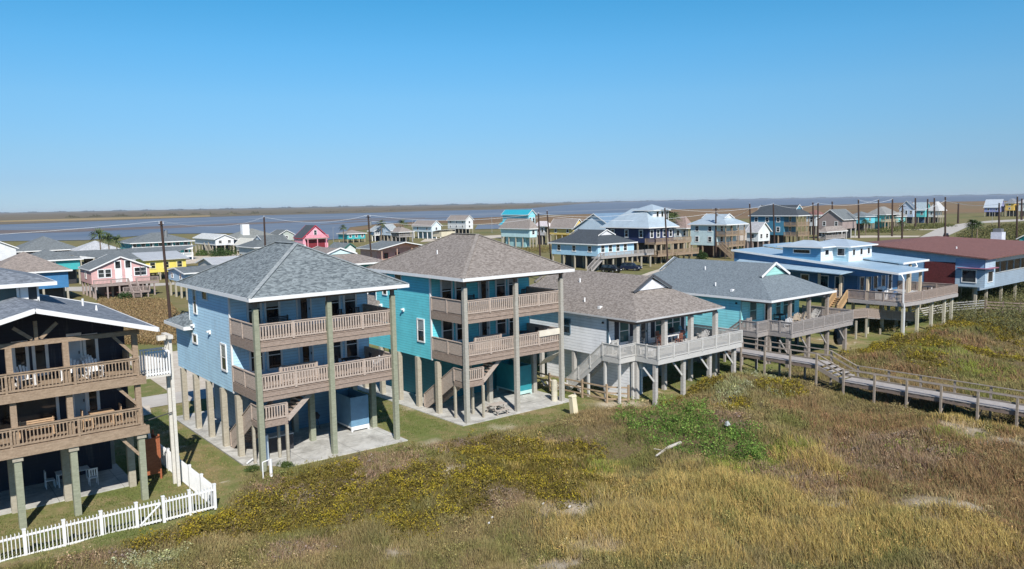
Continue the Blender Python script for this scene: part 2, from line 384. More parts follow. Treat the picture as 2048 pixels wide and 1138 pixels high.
# ------------------------------------------------------------ ground, water, far shores
def groundmat():
    m, t, b, new, link = nodes('coastal_ground'); g, s = sep(t, new, link); P = g.outputs['Position']
    n1 = noise(new, link, P, .16, 5, .6, .5); n2 = noise(new, link, P, 1.1, 5, .7); n3 = noise(new, link, P, 9, 3, .7); n4 = noise(new, link, P, .03, 4)
    green = ramp(new, link, n3, [(.3, (.105, .13, .038)), (.7, (.19, .21, .07))])
    straw = ramp(new, link, n3, [(.3, (.23, .175, .085)), (.7, (.34, .27, .15))])
    sand = ramp(new, link, n3, [(.3, (.44, .37, .27)), (.7, (.60, .53, .41))])
    f = mth(new, link, 'ADD', mth(new, link, 'MULTIPLY', n1, .55), mth(new, link, 'MULTIPLY', n2, .45))
    c = mixc(new, link, ramp(new, link, f, [(.45, (0, 0, 0)), (.6, (1, 1, 1))]), green, straw)
    sn = mth(new, link, 'ADD', mth(new, link, 'MULTIPLY', n1, .4), mth(new, link, 'MULTIPLY', noise(new, link, P, .55, 4, .6, 1.), .6))
    c = mixc(new, link, ramp(new, link, sn, [(.60, (0, 0, 0)), (.66, (1, 1, 1))]), c, sand)
    far = ramp(new, link, n4, [(.35, (.16, .15, .07)), (.5, (.20, .165, .08)), (.68, (.12, .135, .055))])
    yy = mth(new, link, 'MULTIPLY', mth(new, link, 'SUBTRACT', s.outputs[1], 70.), 1 / 60.)
    yc = new('ShaderNodeClamp'); link(yy, yc.inputs[0])
    c = mixc(new, link, mth(new, link, 'MULTIPLY', yc.outputs[0], .7), c, far)
    va = new('ShaderNodeAttribute'); va.attribute_name = 'veg'; sa = new('ShaderNodeAttribute'); sa.attribute_name = 'sandy'
    dune = ramp(new, link, n3, [(.3, (.09, .07, .035)), (.7, (.19, .145, .08))])
    c = mixc(new, link, va.outputs['Fac'], c, dune); c = mixc(new, link, mth(new, link, 'MULTIPLY', sa.outputs['Fac'], .9), c, sand)
    link(c, b.inputs['Base Color']); b.inputs['Roughness'].default_value = .95; b.inputs['Specular IOR Level'].default_value = .1
    bump(new, link, n3, .6, .06, b); return m
def stripmat(name, stops, sc=.01, st=(1, 1, 1), rough=.9):
    m, t, b, new, link = nodes(name); g, s = sep(t, new, link)
    n1 = noise(new, link, scalev(new, link, g.outputs['Position'], st), sc, 5, .65)
    link(ramp(new, link, n1, stops), b.inputs['Base Color']); b.inputs['Roughness'].default_value = rough; b.inputs['Specular IOR Level'].default_value = .2
    return m
def watermat():
    m, t, b, new, link = nodes('bay_water'); g, s = sep(t, new, link)
    n1 = noise(new, link, g.outputs['Position'], .012, 4, .6)
    link(ramp(new, link, n1, [(.35, (.12, .14, .18)), (.65, (.19, .20, .225))]), b.inputs['Base Color'])
    b.inputs['Roughness'].default_value = .45; b.inputs['IOR'].default_value = 1.33
    bump(new, link, noise(new, link, g.outputs['Position'], .9, 3), .35, .3, b); return m
def sheet(name, pts, z, mat, kind='structure', thick=0):
    mb = MB(); mb.add([(p[0], p[1], z) for p in pts], [tuple(range(len(pts)))]); o = mb.build(name, mat)
    if o.data.polygons[0].normal.z < 0: o.data.flip_normals()
    o['kind'] = kind; return o
def axis_(a, b, s0, far, grow=1.35):
    v = list(np.arange(a, b + .01, s0)); d = s0; x = b
    while x < far: d *= grow; x += d; v.append(x)
    d = s0; x = a; lo = []
    while x > -far: d *= grow; x -= d; lo.append(x)
    return np.array(lo[::-1] + v)
xs, ys = axis_(-12, 115, .8, 30000), axis_(8, 62, .8, 30000)
XX, YY = np.meshgrid(xs, ys, indexing='ij'); ZZ = hz(XX, YY)
ZZ = np.where((YY > 64) | (XX > 200) | (YY < -5), 0, ZZ)
nx, ny = XX.shape; idx = np.arange(nx * ny).reshape(nx, ny)
fq = np.stack([idx[:-1, :-1], idx[1:, :-1], idx[1:, 1:], idx[:-1, 1:]], -1).reshape(-1, 4)
me = bpy.data.meshes.new('ground'); me.from_pydata(np.stack([XX, YY, ZZ], -1).reshape(-1, 3).tolist(), [], fq.tolist()); me.update()
me.polygons.foreach_set('use_smooth', [True] * len(me.polygons)); me.materials.append(groundmat())
gr = bpy.data.objects.new('ground', me); C.objects.link(gr); gr['kind'] = 'structure'
near = [(-400, 492), (0, 483), (170, 481), (330, 468), (470, 467), (560, 480), (640, 482), (682, 478), (700, 455), (745, 449.5), (800, 446), (900, 440), (960, 436), (1000, 434), (1100, 430), (1230, 427), (1350, 419), (1500, 416.5), (1640, 411), (1760, 406.5), (1890, 403.5), (2048, 401.5), (2300, 396)]
far_ = [(-400, 457), (0, 449.5), (160, 444), (340, 437), (520, 431), (640, 428), (760, 425.5), (860, 422), (1000, 419), (1060, 416.5), (1110, 412), (1160, 407.5), (1230, 404.5), (1320, 401.9), (1500, 398.2), (1660, 395.3), (1850, 391.8), (2048, 388.9), (2300, 385.2)]
FS = [at(x, y, 0) for x, y in far_]; NS = [at(x, y, 0) for x, y in near]
marsh_m = stripmat('tidal_marsh', [(.3, (.15, .095, .05)), (.5, (.225, .145, .075)), (.7, (.165, .145, .08))], .006, (1, 1, 1))
back = [(p[0] * 12, p[1] * 12) for p in FS]
sheet('far_marsh', [p[:2] for p in FS] + [(p[0] * (25000 / math.hypot(p[0], p[1])), p[1] * (25000 / math.hypot(p[0], p[1]))) for p in FS[::-1]], .3, stripmat('far_marsh', [(.35, (.125, .105, .07)), (.5, (.175, .14, .09)), (.65, (.12, .115, .08))], .0016, (1, 1, 1)))
sheet('near_marsh', [p[:2] for p in NS[7:]] + [at(x, y, 0)[:2] for x, y in [(2300, 412), (2048, 423), (1900, 428), (1640, 431), (1500, 437), (1230, 449), (1000, 450), (880, 446), (760, 456), (700, 463)]], .1, marsh_m)
sheet('water', [p[:2] for p in NS] + [p[:2] for p in FS[::-1]], .2, watermat())
sheet('water', [at(x, y, 0)[:2] for x, y in [(950, 459), (955, 450.5), (1010, 448.5), (1010, 458)]], .2, bpy.data.materials['bay_water'])
barm = stripmat('mud_bar', [(.3, (.13, .11, .105)), (.7, (.20, .17, .155))], .02)
def strip(name, pts, mat, z, kind='structure'):
    up_, lo = [(x, y - h) for x, y, h in pts], [(x, y + h) for x, y, h in pts[::-1]]
    return sheet(name, [at(x, y, 0)[:2] for x, y in up_ + lo], z, mat, kind)
strip('mud_bar', [(-300, 479, 1.), (0, 464.5, 3.6), (90, 463, 3.), (150, 461.5, 3.2), (250, 458, 2.4), (340, 454.5, 2.6), (420, 451, 1.6), (500, 447.5, 2.), (580, 444, 1.4), (660, 441, 1.8), (760, 438, .9), (850, 436, .5)], barm, .25)
strip('mud_bar', [(640, 450, .4), (690, 446, 1.), (745, 442, 1.), (880, 436.5, .6), (930, 434, .3)], barm, .25)
strip('mud_bar', [(0, 457, .35), (200, 452, .4), (340, 447, .4), (500, 438, .4), (700, 432, .35), (1000, 428, .5), (1200, 421, .5), (1340, 415, .4)], plain('wet_sand', (.30, .31, .32), .5), .25)
strip('mud_bar', [(1120, 405.6, .3), (1200, 403.8, .6), (1300, 401.8, .5), (1380, 400, .2)], marsh_m, .25)
strip('far_shoal', [(0, 443, 1.4), (200, 438, 2.), (420, 432, 1.2)], stripmat('ochre_marsh', [(.3, (.30, .22, .10)), (.7, (.36, .27, .14))], .01), .35)
def woods(name, pts, hmin, hmax, col, step=1., depth=60):
    """a low belt of distant bushes: bumpy ridge with real depth"""
    mb = MB(); prev = None
    for k in range(len(pts) - 1):
        (xa, ya), (xb, yb) = pts[k], pts[k + 1]; n = max(2, int((xb - xa) / step))
        for i in range(n):
            f = i / n; X, Y, _ = at(xa + (xb - xa) * f, ya + (yb - ya) * f, 0); D = math.hypot(X, Y)
            h = random.uniform(hmin, hmax) * (.7 + .5 * math.sin(i * .13 + k)); s_ = 1 + depth / D
            cur = [(X, Y, 0), (X * (1 + .2 * (s_ - 1)), Y * (1 + .2 * (s_ - 1)), h * .8), (X * s_, Y * s_, h), (X * (2 * s_ - 1), Y * (2 * s_ - 1), 0)]
            if prev: mb.add(prev + cur, [(0, 4, 5, 1), (1, 5, 6, 2), (2, 6, 7, 3)])
            prev = cur
    return tag(mb.build(name, plain('distant_scrub', col, .9, 0, .35, .02)), None, None, None, 'stuff')
woods('far_woods', [(-300, 431.6), (0, 426.4), (400, 419.9), (800, 412.4), (1200, 404.6), (1500, 398.6), (1800, 393.1), (2048, 388.6), (2300, 384.4)], 7, 22, (.05, .07, .075), 1.2, 200)
woods('marsh_scrub', [(130, 436.5), (240, 434), (420, 430.5), (520, 428.6)], 2, 7, (.085, .08, .05), 1., 30)
woods('marsh_scrub', [(520, 428.6), (800, 421.), (1060, 412)], .5, 3.5, (.10, .085, .055), 1.3, 30)
# roads and drives
road_m = concrete((.42, .40, .36), (.58, .55, .50)); pale_m = stripmat('pale_gravel', [(.3, (.44, .38, .30)), (.7, (.62, .56, .47))], 1.2)
road_m2 = stripmat('road_concrete', [(.3, (.40, .37, .33)), (.7, (.52, .49, .44))], .4)
def road(pts, mat=road_m2, z=.03): return sheet('road', [at(x, y, 0)[:2] for x, y in pts], z, mat)
road([(1826, 481), (1877, 456.7), (1915, 448.5), (1939, 444.9), (1985, 441), (2110, 435), (2110, 438.5), (1990, 445), (1967, 446), (1935, 454), (1899, 470), (1888, 481)])
road([(1640, 476.5), (1640, 473), (1740, 471), (1842, 471.6), (1836, 474)], pale_m, .025)
road([(1740, 460.6), (1740, 459), (1880, 458), (1874, 460)], pale_m, .025)
road([(1700, 488), (1700, 485), (1818, 481.5), (1812, 486)], pale_m, .025)
road([(1480, 524), (1484, 518.5), (1590, 516), (1750, 511), (1750, 515), (1600, 521)], pale_m, .025)
road([(1255, 560), (1300, 544), (1345, 530), (1385, 528), (1350, 541), (1300, 556)], pale_m, .025)
road([(-30, 577), (-30, 573), (150, 574), (330, 566), (420, 560), (420, 564), (330, 571), (165, 583)], road_m2, .03)
road([(330, 526), (375, 513), (425, 512), (500, 506), (500, 510), (430, 522), (375, 528)], pale_m, .025)
road([(840, 484), (850, 478), (1000, 470), (1100, 466), (1110, 469), (1000, 476)], pale_m, .025)
sheet('road', [(-60, 62.5), (-60, 66.5), (60, 66.5), (60, 62.5)], .03, road_m2)
sheet('path', [(17.6, 66.5), (22.6, 66.5), (24, 86), (18.2, 86)], .028, pale_m)
sheet('path', [(6, 59), (14.6, 60.5), (15.2, 63.4), (4, 63.4)], .034, pale_m)

# ------------------------------------------------------------ the two tall houses on posts
def tower(X, Y, label, W, wall, roofm, capm, dz=0., slab=None, boxcol=(.10, .2, .27), postm=POSTG, upm=None, nm='beach_house', second=False):
    o = thing(nm, label, 'house', (X + W / 2, Y + 6, 0))
    S, dk, rl = siding(wall), DECKW, RAILW
    f1, f2, tp = 4.55 + dz, 7.45 + dz, 10.0 + dz; b1 = f1 - .58; b2 = f2 - .6
    XW = X + W; wy = Y + 4.15
    m_ = MB(); m_.box(X, XW, wy, Y + 15.4, f1 - .75, f2 - .3); m_.box(X + .001, XW - .001, wy + .001, Y + 12.1, f2 - .3, tp - .06); wl = m_.build('wall', S, o)
    m_ = MB(); m_.prism([(X - .04, wy - .03), (X + .06, wy - .03), (X + .06, wy - .003), (X - .003, wy - .003), (X - .003, wy + .12), (X - .04, wy + .12)], f1 - .75, tp - .1); m_.build('corner_trim', WHITE, wl)
    m_ = MB(); m_.box(XW + .003, XW + .04, wy - .03, wy + .12, f1 - .75, tp - .1); m_.build('corner_trim', WHITE, wl); m_ = MB(); m_.box(X - .03, X - .003, Y + 12.0, Y + 12.1, f2 - .2, tp - .1); m_.build('corner_trim', WHITE, wl)
    hip(o, X - .52, XW + .4, Y - .62, Y + 12.8, tp + .04, 12.68 + dz, 'y', 5.1, roofm, WHITE, .22, caps=capm)
    # lean-to hip over the deeper ground-floor room at the back
    m_ = MB(); e = f2 - .4; xa, xb, ya, yb = X - .6, XW + .6, Y + 11.4, Y + 16
    v = [(xa, ya, e), (xb, ya, e), (xb, yb, e), (xa, yb, e), (xa, ya, e + .06), (xb, ya, e + .06), (xb, yb, e + .06), (xa, yb, e + .06), (X + 1.6, Y + 12.0, e + 1.5), (XW - 1.6, Y + 12.0, e + 1.5), (X - .0, Y + 11.9, e + .55), (XW, Y + 11.9, e + .55)]
    m_.add(v, [(0, 3, 2, 1), (0, 1, 5, 4), (1, 2, 6, 5), (2, 3, 7, 6), (3, 0, 4, 7), (4, 8, 7), (7, 8, 9, 6), (6, 9, 5), (4, 5, 9, 8)]); r2 = m_.build('rear_roof', roofm, o)
    m_ = MB(); m_.box(xa - .04, xa - .003, ya, yb, e - .16, e + .07); m_.box(xa, X - .06, ya - .04, ya - .003, e - .16, e + .07); m_.build('fascia', WHITE, r2)
    # stilts
    for px in (X + .0, X + W / 2, XW - .2):
        for py in (3.45, 6.1, 8.8, 11.5, 14.3):
            m_ = MB(); m_.post(px, Y + py, 0, f1 - .755, .34); m_.build('stilt', STILT if py > 4 or px < X + 1 else postm, o)
    for px in (X, X + 4.45, X + 8.8):
        m_ = MB(); m_.post(px, Y, -.1, b1 - .02, .30); m_.post(px, Y, b1 - .02, b2 + .02, .29); m_.post(px, Y, b2 + .02, tp - .62, .28); pp = m_.build('porch_post', postm, o)
        m_ = MB(); m_.post(px, Y, tp - .615, tp - .02, .2); m_.build('post_top', DARKW, pp)
    m_ = MB(); m_.box(X - .2, XW, Y + .1, Y + .3, tp - .35, tp - .045); m_.build('porch_beam', DARKW, o)
    # decks
    xr = X + 8.95
    for fl, bb in ((f1, b1), (f2, b2)):
        m_ = MB(); m_.box(X - .03, xr, Y + .16, wy - .01, fl - .06, fl); d_ = m_.build('deck', dk, o)
        m_ = MB(); m_.box(X - .05, xr + .02, Y + .10, Y + .155, bb, fl - .08); m_.box(X - .05, X - .01, Y + .16, wy - .03, bb, fl - .08); m_.box(xr - .02, xr + .02, Y + .16, wy - .03, bb, fl - .08)
        m_.box(X - .05, xr + .02, Y + .06, Y + .098, bb + .27, bb + .29)
        for k in range(1, 12): m_.box(X + .2, xr - .1, Y + .1 + k * .34, Y + .14 + k * .34, bb + .15, fl - .065)
        m_.build('deck_frame', dk, d_)
        m_ = MB(); rail(m_, (X, Y + .13, fl), (xr, Y + .13, fl), 1.0, .17, .09, 2.22, .13); m_.build('railing', rl, o)
        m_ = MB(); rail(m_, (X, Y + .2, fl), (X, wy - .1, fl), 1.0, .12, .105, 1.9, .12, ends=(0, 1)); m_.build('railing', rl, o)
        m_ = MB(); rail(m_, (xr, Y + .2, fl), (xr, wy - .1, fl), 1.0, .12, .105, 1.9, .12, ends=(0, 1)); m_.build('railing', rl, o)
    m_ = MB(); rail(m_, (X + 1.9, Y + 1.5, f1), (X + 4.2, Y + 1.5, f1), 1.05, .17, .1, 2.3, .14); m_.build('stair_guard', rl, o)
    # front wall openings
    for fl, bl in ((f2, .42), (f1, 0.12 if not second else 0)):
        for a, b_ in ((1.15, 1.85), (2.25, 3.03)) if not second else ((.95, 1.75), (2.2, 2.85)):
            win(o, 'y', wy, X + a, X + b_, fl + .45, fl + 2.1, blind=bl, tw=.13)
        door(o, wy, X + 4.3, X + 5.15, fl + .02, fl + 2.1, wood((.42, .45, .45), (.5, .53, .53)) if second else plain('door_blue', (.35, .45, .55)), .42)
        for a, b_ in ((6.35, 7.15), (7.6, 8.35)) if not second else ((5.95, 6.75), (7.15, 7.95)):
            win(o, 'y', wy, X + a, X + b_, fl + .42, fl + 2.1, blind=bl, tw=.13)
    # side windows and wall lamps
    win(o, 'x', X, Y + 5.15, Y + 5.95, f1 + .5, f1 + 2.05, blind=.45, tw=.1)
    win(o, 'x', X, Y + 10.35, Y + 10.9, f2 + .65, f2 + 2.25, blind=.3, tw=.08); win(o, 'x', X, Y + 8.1, Y + 8.95, f2 + 1.75, f2 + 2.3, sash=False, tw=.07)
    win(o, 'x', X, Y + 10.7, Y + 11.5, f1 + 1.5, f1 + 2.0, sash=False, tw=.09)
    for q in ((Y + 7.9, f1 + 2.55), (Y + 11.2, f1 + 2.6)):
        m_ = MB(); m_.box(X - .1, X - .003, q[0] - .08, q[0] + .08, q[1] - .1, q[1] + .14); m_.box(X - .24, X - .1, q[0] - .05, q[0] + .09, q[1] + .02, q[1] + .12); m_.build('wall_lamp', WHITE, o)
    m_ = MB(); m_.tube((X + 3.35, wy - .28, f2 + 1.75), (X + 3.35, wy - .28, f2 + 2.05), .09); m_.bar((X + 3.35, wy - .28, f2 + 2.06), (X + 3.35, wy, f2 + 2.1), .04, .04); m_.build('wall_lamp', BLACK, o)
    # under-house store, closet on legs
    bx_ = siding(boxcol, .24); m_ = MB(); m_.box(X + 1.75, X + 8.2, Y + 6.5, Y + 13.4, .062, f1 - .76); m_.build('store_or_shade_box', bx_, o)
    m_ = MB(); x0, x1, y0, y1 = X + 7.3, X + 8.62, Y + 3.3, Y + 6.1
    for q in ((x0, x0 + .05, y0, y1), (x1 - .05, x1, y0, y1), (x0 + .05, x1 - .05, y0, y0 + .05), (x0 + .05, x1 - .05, y1 - .05, y1)): m_.box(*q, .42, 2.38)
    cl = m_.build('shower_stall', plain('stall_paint', tuple(v * 1.1 for v in boxcol), .6), o)
    m_ = MB(); m_.box(x0, x1, y0 - .02, y1, .30, .415)
    for q in (x0 + .06, x1 - .06):
        m_.post(q, y0 + .04, .02, .30, .11); m_.post(q, y1 - .06, .02, .30, .11)
    m_.box(x0 + .12, x1 - .12, y0 - .02, y0 + .02, .16, .297)
    m_.build('stall_base', WHITE if not second else plain('pale_trim', (.45, .65, .62)), cl)
    # stair: lower flight from the slab, landing, upper flight to the deck
    lz = 2.72 + dz; lx0, lx1, ly0, ly1 = X + .1, X + 1.75, Y + .45, Y + 1.6
    m_ = MB(); m_.box(lx0, lx1, ly0, ly1, lz - .06, lz); m_.box(lx0 - .02, lx1 + .02, ly0 - .045, ly0 - .003, lz - .36, lz - .01); m_.box(lx0 - .045, lx0 - .003, ly0, ly1, lz - .36, lz - .01); m_.box(lx1 + .003, lx1 + .045, ly0, ly1, lz - .36, lz - .065); m_.build('stair_landing', dk, o)
    s1, s2 = MB(), MB(); flight(s1, s2, (X + .75, Y + 5.7, .05), (X + .75, ly1 + .05, lz), 1.1, 'y'); s1.v += []; st = s1.build('steps', dk, o); s2.build('stringer', rl, st)
    s1, s2 = MB(), MB(); flight(s1, s2, (lx1 + .02, Y + 1.0, lz), (lx1 + 2.0, Y + 1.0, f1 - .1), 1.0, 'x'); st = s1.build('steps', dk, o); s2.build('stringer', rl, st)
    m_ = MB(); rail(m_, (lx0, ly0, lz), (lx1, ly0, lz), .95, .15, .08, 1.7, .12); rail(m_, (lx0, ly0, lz), (lx0, ly1, lz), .95, .11, .1, 1.2, .12, ends=(0, 1))
    rail(m_, (X + .16, Y + 5.6, .15), (X + .16, ly1 + .05, lz), .95, .105, .1, 2.6, .12); rail(m_, (X + 1.34, Y + 5.6, .15), (X + 1.34, ly1 + .05, lz), .95, .105, .1, 2.6, .12); m_.build('stair_railing', rl, o)
    for q in ((lx0 + .02, ly1 - .04), (lx1 - .1, ly0 - .12), (lx1 - .1, ly1)):
        m_ = MB(); m_.post(q[0], q[1], 0, lz - .37, .15); m_.build('landing_post', STILT, o)
    # roof vents
    m_ = MB()
    if second: m_.tube((X + 1.9, Y + 6, 11.2), (X + 1.9, Y + 6, 11.62), .05); m_.build('roof_vent', WHITE, o)
    return o
SH_GREY = shingle((.095, .115, .125), (.27, .31, .32)); CAP_G = shingle((.24, .27, .28), (.36, .39, .39))
SH_BRN = shingle((.17, .145, .125), (.33, .295, .265), .9, 1.3); CAP_B = shingle((.21, .185, .165), (.33, .30, .27), .9, 1.3)
SH_SLATE = shingle((.13, .16, .18), (.22, .26, .285), .9, 1.6)
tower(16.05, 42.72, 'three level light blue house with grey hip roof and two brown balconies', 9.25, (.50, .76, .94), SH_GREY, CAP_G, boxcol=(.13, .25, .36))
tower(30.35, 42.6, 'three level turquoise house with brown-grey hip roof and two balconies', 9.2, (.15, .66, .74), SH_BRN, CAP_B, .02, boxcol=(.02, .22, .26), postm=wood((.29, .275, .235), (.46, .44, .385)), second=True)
def slab(pts, label, z=.06):
    m_ = MB(); m_.prism([(x, y) for x, y in pts], -.15, z); return tag(m_.build('concrete_slab', CONC, None, (pts[0][0], pts[0][1], 0)), None, None, None, 'structure')
slab([(25.25, 42.05), (25.3, 59), (15.5, 58.4), (15.5, 44.5), (16.7, 43.4), (17.4, 42.35)], '')
slab([(39.9, 42.1), (39.9, 59), (29.5, 58.4), (29.75, 42.3)], '')

# ------------------------------------------------------------ two single-storey cottages with Dutch gable roofs
def column(m_, x, y, z0, z1, w=.3): m_.post(x, y, z0, z1, w)
def cottage(X, Y, label, wall, roofm, railm, deckm, postm, trimm, gab, gz=.1, W=10.4, shutters=False, extra=None, dark=False):
    """X = left side, Y = front edge of the deck"""
    o = thing('beach_cottage', label, 'house', (X + W / 2, Y + 8, gz)); fl, tp = 3.45, 6.0; wy = Y + 5.05; py = Y + 2.25; XW = X + W - .7
    S = siding(wall, .24)
    m_ = MB(); m_.box(X, XW, wy, Y + 19, fl - .5, tp + .05); wl = m_.build('wall', S, o)
    m_ = MB(); m_.box(X - .03, X - .003, wy - .03, wy + .1, fl - .5, tp); m_.box(X - .03, X + .1, wy - .03, wy - .003, fl - .5, tp); m_.build('corner_trim', trimm, wl)
    hip(o, X - .45, X + W + .05, Y + 1.7, Y + 19.7, tp + .2, 8.95, 'y', 5.5, roofm, WHITE if not shutters else plain('pale_trim_grey', (.5, .5, .5)), .2 if not shutters else .13, gablet=(1.12, gab, WHITE if not shutters else plain('charcoal_trim', (.07, .075, .085))))
    m_ = MB(); m_.box(X - .15, XW + .4, py - .1, py + .1, tp - .18, tp + .13); m_.box(X + .0, X + .2, py + .1, wy - .01, tp - .18, tp + .13); m_.build('porch_beam', DARKW, o)
    m_ = MB(); m_.box(X, X + W, Y + .03, wy - .005, fl - .06, fl); m_.box(X - 1.7, X - .003, Y + 2.25, Y + 3.95, fl - .06, fl); d_ = m_.build('deck', deckm, o)
    m_ = MB(); m_.box(X - .045, X + W + .045, Y - .015, Y + .027, fl - .36, fl - .01); m_.box(X - .045, X - .003, Y + .03, Y + 2.2, fl - .36, fl - .01); m_.box(X + W + .003, X + W + .045, Y + .03, wy, fl - .36, fl - .01)
    m_.box(X - 1.745, X - .05, Y + 2.205, Y + 2.247, fl - .36, fl - .01); m_.box(X - 1.745, X - 1.703, Y + 2.25, Y + 3.95, fl - .36, fl - .01); m_.build('fascia_board', railm, d_)
    m_ = MB()
    for k in range(14): m_.box(X + .05, X + W - .05, Y + .25 + k * .34, Y + .29 + k * .34, fl - .3, fl - .065)
    m_.build('joists', GREYD if not dark else DARKW, d_)
    sp = .125
    m_ = MB(); rail(m_, (X, Y + .02, fl), (X + W, Y + .02, fl), 1., sp, .045, W / 6, .14, cap=.12, posth=.04); m_.build('railing', railm, o)
    m_ = MB(); rail(m_, (X, Y + .02, fl), (X, Y + 2.22, fl), 1., sp, .045, 1.1, .13, cap=.12, ends=(0, 1), posth=.04); m_.build('railing', railm, o)
    m_ = MB(); rail(m_, (X, Y + 2.24, fl), (X - 1.7, Y + 2.24, fl), 1., sp, .045, 1.7, .13, cap=.12, ends=(0, 1), posth=.04); rail(m_, (X - 1.7, Y + 2.26, fl), (X - 1.7, Y + 3.95, fl), 1., sp, .045, 1.7, .13, cap=.12, ends=(0, 1), posth=.04); rail(m_, (X - .6, Y + 3.97, fl), (X - .05, Y + 3.97, fl), 1., sp, .045, 1.7, .12, cap=.12, posth=.04); m_.build('railing', railm, o)
    m_ = MB(); rail(m_, (X + W, Y + .04, fl), (X + W, wy, fl), 1., sp, .045, 2.4, .13, cap=.12, ends=(0, 1), posth=.04); m_.build('railing', railm, o)
    s1, s2 = MB(), MB(); sy0 = Y + 7.9; flight(s1, s2, (X - 1.15, sy0, gz + .1), (X - 1.15, Y + 3.97, fl), .95, 'y'); st = s1.build('steps', deckm, o); s2.build('stringer', railm, st)
    m_ = MB(); rail(m_, (X - 1.68, sy0, gz + .1), (X - 1.68, Y + 4, fl), .95, sp, .045, 1.5, .12, posth=.04); rail(m_, (X - .62, sy0, gz + .1), (X - .62, Y + 4, fl), .95, sp, .045, 1.5, .12, posth=.04); m_.build('stair_railing', railm, o)
    for px in (0, 3.2, 6.4, 9.6):
        m_ = MB(); column(m_, X + .15 + px, py, fl, tp - .185, .34 if shutters else .26); m_.box(X - .05 + px, X + .35 + px, py - .2, py + .2, fl + .001, fl + .12) if shutters else None; m_.build('porch_column', postm, o)
        m_ = MB(); column(m_, X + .15 + px, py, gz - .3, fl - .31, .3); m_.build('stilt', postm, o)
        m_ = MB(); column(m_, X + .15 + px, Y + .42, gz - .3, fl - .31, .28); m_.build('stilt', postm, o)
        m_ = MB(); m_.bar((X + .05 + px - 1.2, Y + .42, fl - .45), (X + px, Y + .42, fl - 1.65), .08, .14); m_.build('brace', railm, o)
        for q in (wy + .3, wy + 4, wy + 8, wy + 12.5):
            m_ = MB(); column(m_, X + .2 + px, q, gz - .3, fl - .51, .3); m_.build('stilt', postm, o)
    for q in ((X - 1.6, Y + 2.35), (X - 1.6, Y + 3.8), (X - .1, Y + 2.4), (X - 1.6, Y + 5.6)):
        m_ = MB(); m_.post(q[0], q[1], gz - .2, fl - .37 if q[1] < Y + 5 else fl - 1.6, .17); m_.build('landing_post', railm, o)
    for a, b_, c_ in ((1.3, 2.3, 1), (5.55, 6.25, 1), (6.75, 8.65, 2)):
        f = win(o, 'y', wy, X + a, X + b_, fl + .5, fl + 2.25, trimm if not shutters else WHITE, .09, blind=.0, cols=c_, glass=plain('reflecting_glass', (.03, .10, .10), .08))
        if shutters:
            for u in (a - .55, b_ + .12):
                m_ = MB(); m_.box(X + u, X + u + .43, wy - .05, wy - .003, fl + .42, fl + 2.35); m_.build('shutter', plain('navy_shutter', (.012, .018, .035)), f)
    door(o, wy, X + 3.6, X + 4.5, fl + .02, fl + 2.15, plain('grey_door', (.35, .40, .42)) if shutters else plain('door_white', (.6, .65, .65)), .5, trimm)
    if shutters: m_ = MB(); m_.box(X + 3.15, X + 3.48, wy - .05, wy - .003, fl + .3, fl + 2.3); m_.build('shutter', MATS[('pl', 'navy_shutter', (.012, .018, .035))], o)
    win(o, 'x', X, Y + 9.3, Y + 10.2, fl + .9, fl + 2.0, trimm, .08)
    m_ = MB(); m_.box(X - .12, X - .003, wy + .4, wy + .55, tp - .45, tp - .3); m_.build('wall_lamp', BLACK, o)
    m_ = MB(); m_.tube((X + .9, Y + 8.5, 6.9), (X + .9, Y + 8.5, 7.25), .07); m_.tube((X + 3.3, Y + 11.5, 8.1), (X + 3.3, Y + 11.5, 8.45), .07); m_.box(X + .3, X + .6, Y + 6.2, Y + 6.45, 6.55, 6.8); m_.build('roof_vent', WHITE, o)
    # enclosed store below
    m_ = MB(); m_.box(X + .75, X + 7.6, wy + .9, wy + 8, gz - .2, fl - .52); st = m_.build('store_or_shade_box', S if shutters else siding((.03, .13, .15), .24), o)
    if shutters:
        m_ = MB(); m_.box(X - .1, X + 1.4, py + .5, py + 3.2, gz - .1, fl - .52); m_.build('store_or_shade_box', S, o)
        m_ = MB(); m_.box(X + .45, X + 1.2, py + .46, py + .497, gz + .05, gz + 2.1); m_.build('store_door', plain('door_blue_grey', (.25, .36, .46)), o)
    return o
cottage(43.25, 36.68, 'single storey white cottage with brown-grey roof, navy shutters and pale grey railed deck', (.88, .89, .90), SH_BRN, wood((.43, .42, .395), (.57, .56, .53)), GREYW, wood((.33, .31, .28), (.52, .50, .465)), plain('slate_trim', (.10, .16, .21)), plain('gable_white', (.72, .72, .74)), .1, 10.2, True)
cottage(59.75, 36.05, 'single storey turquoise cottage with slate grey roof, right of the white cottage', (.28, .77, .82), SH_SLATE, wood((.23, .205, .19), (.40, .365, .34)), GREYD, wood((.20, .17, .145), (.36, .31, .27)), plain('aqua_trim', (.32, .66, .66)), siding((.38, .72, .66), .24), .45, 10.3, dark=True)
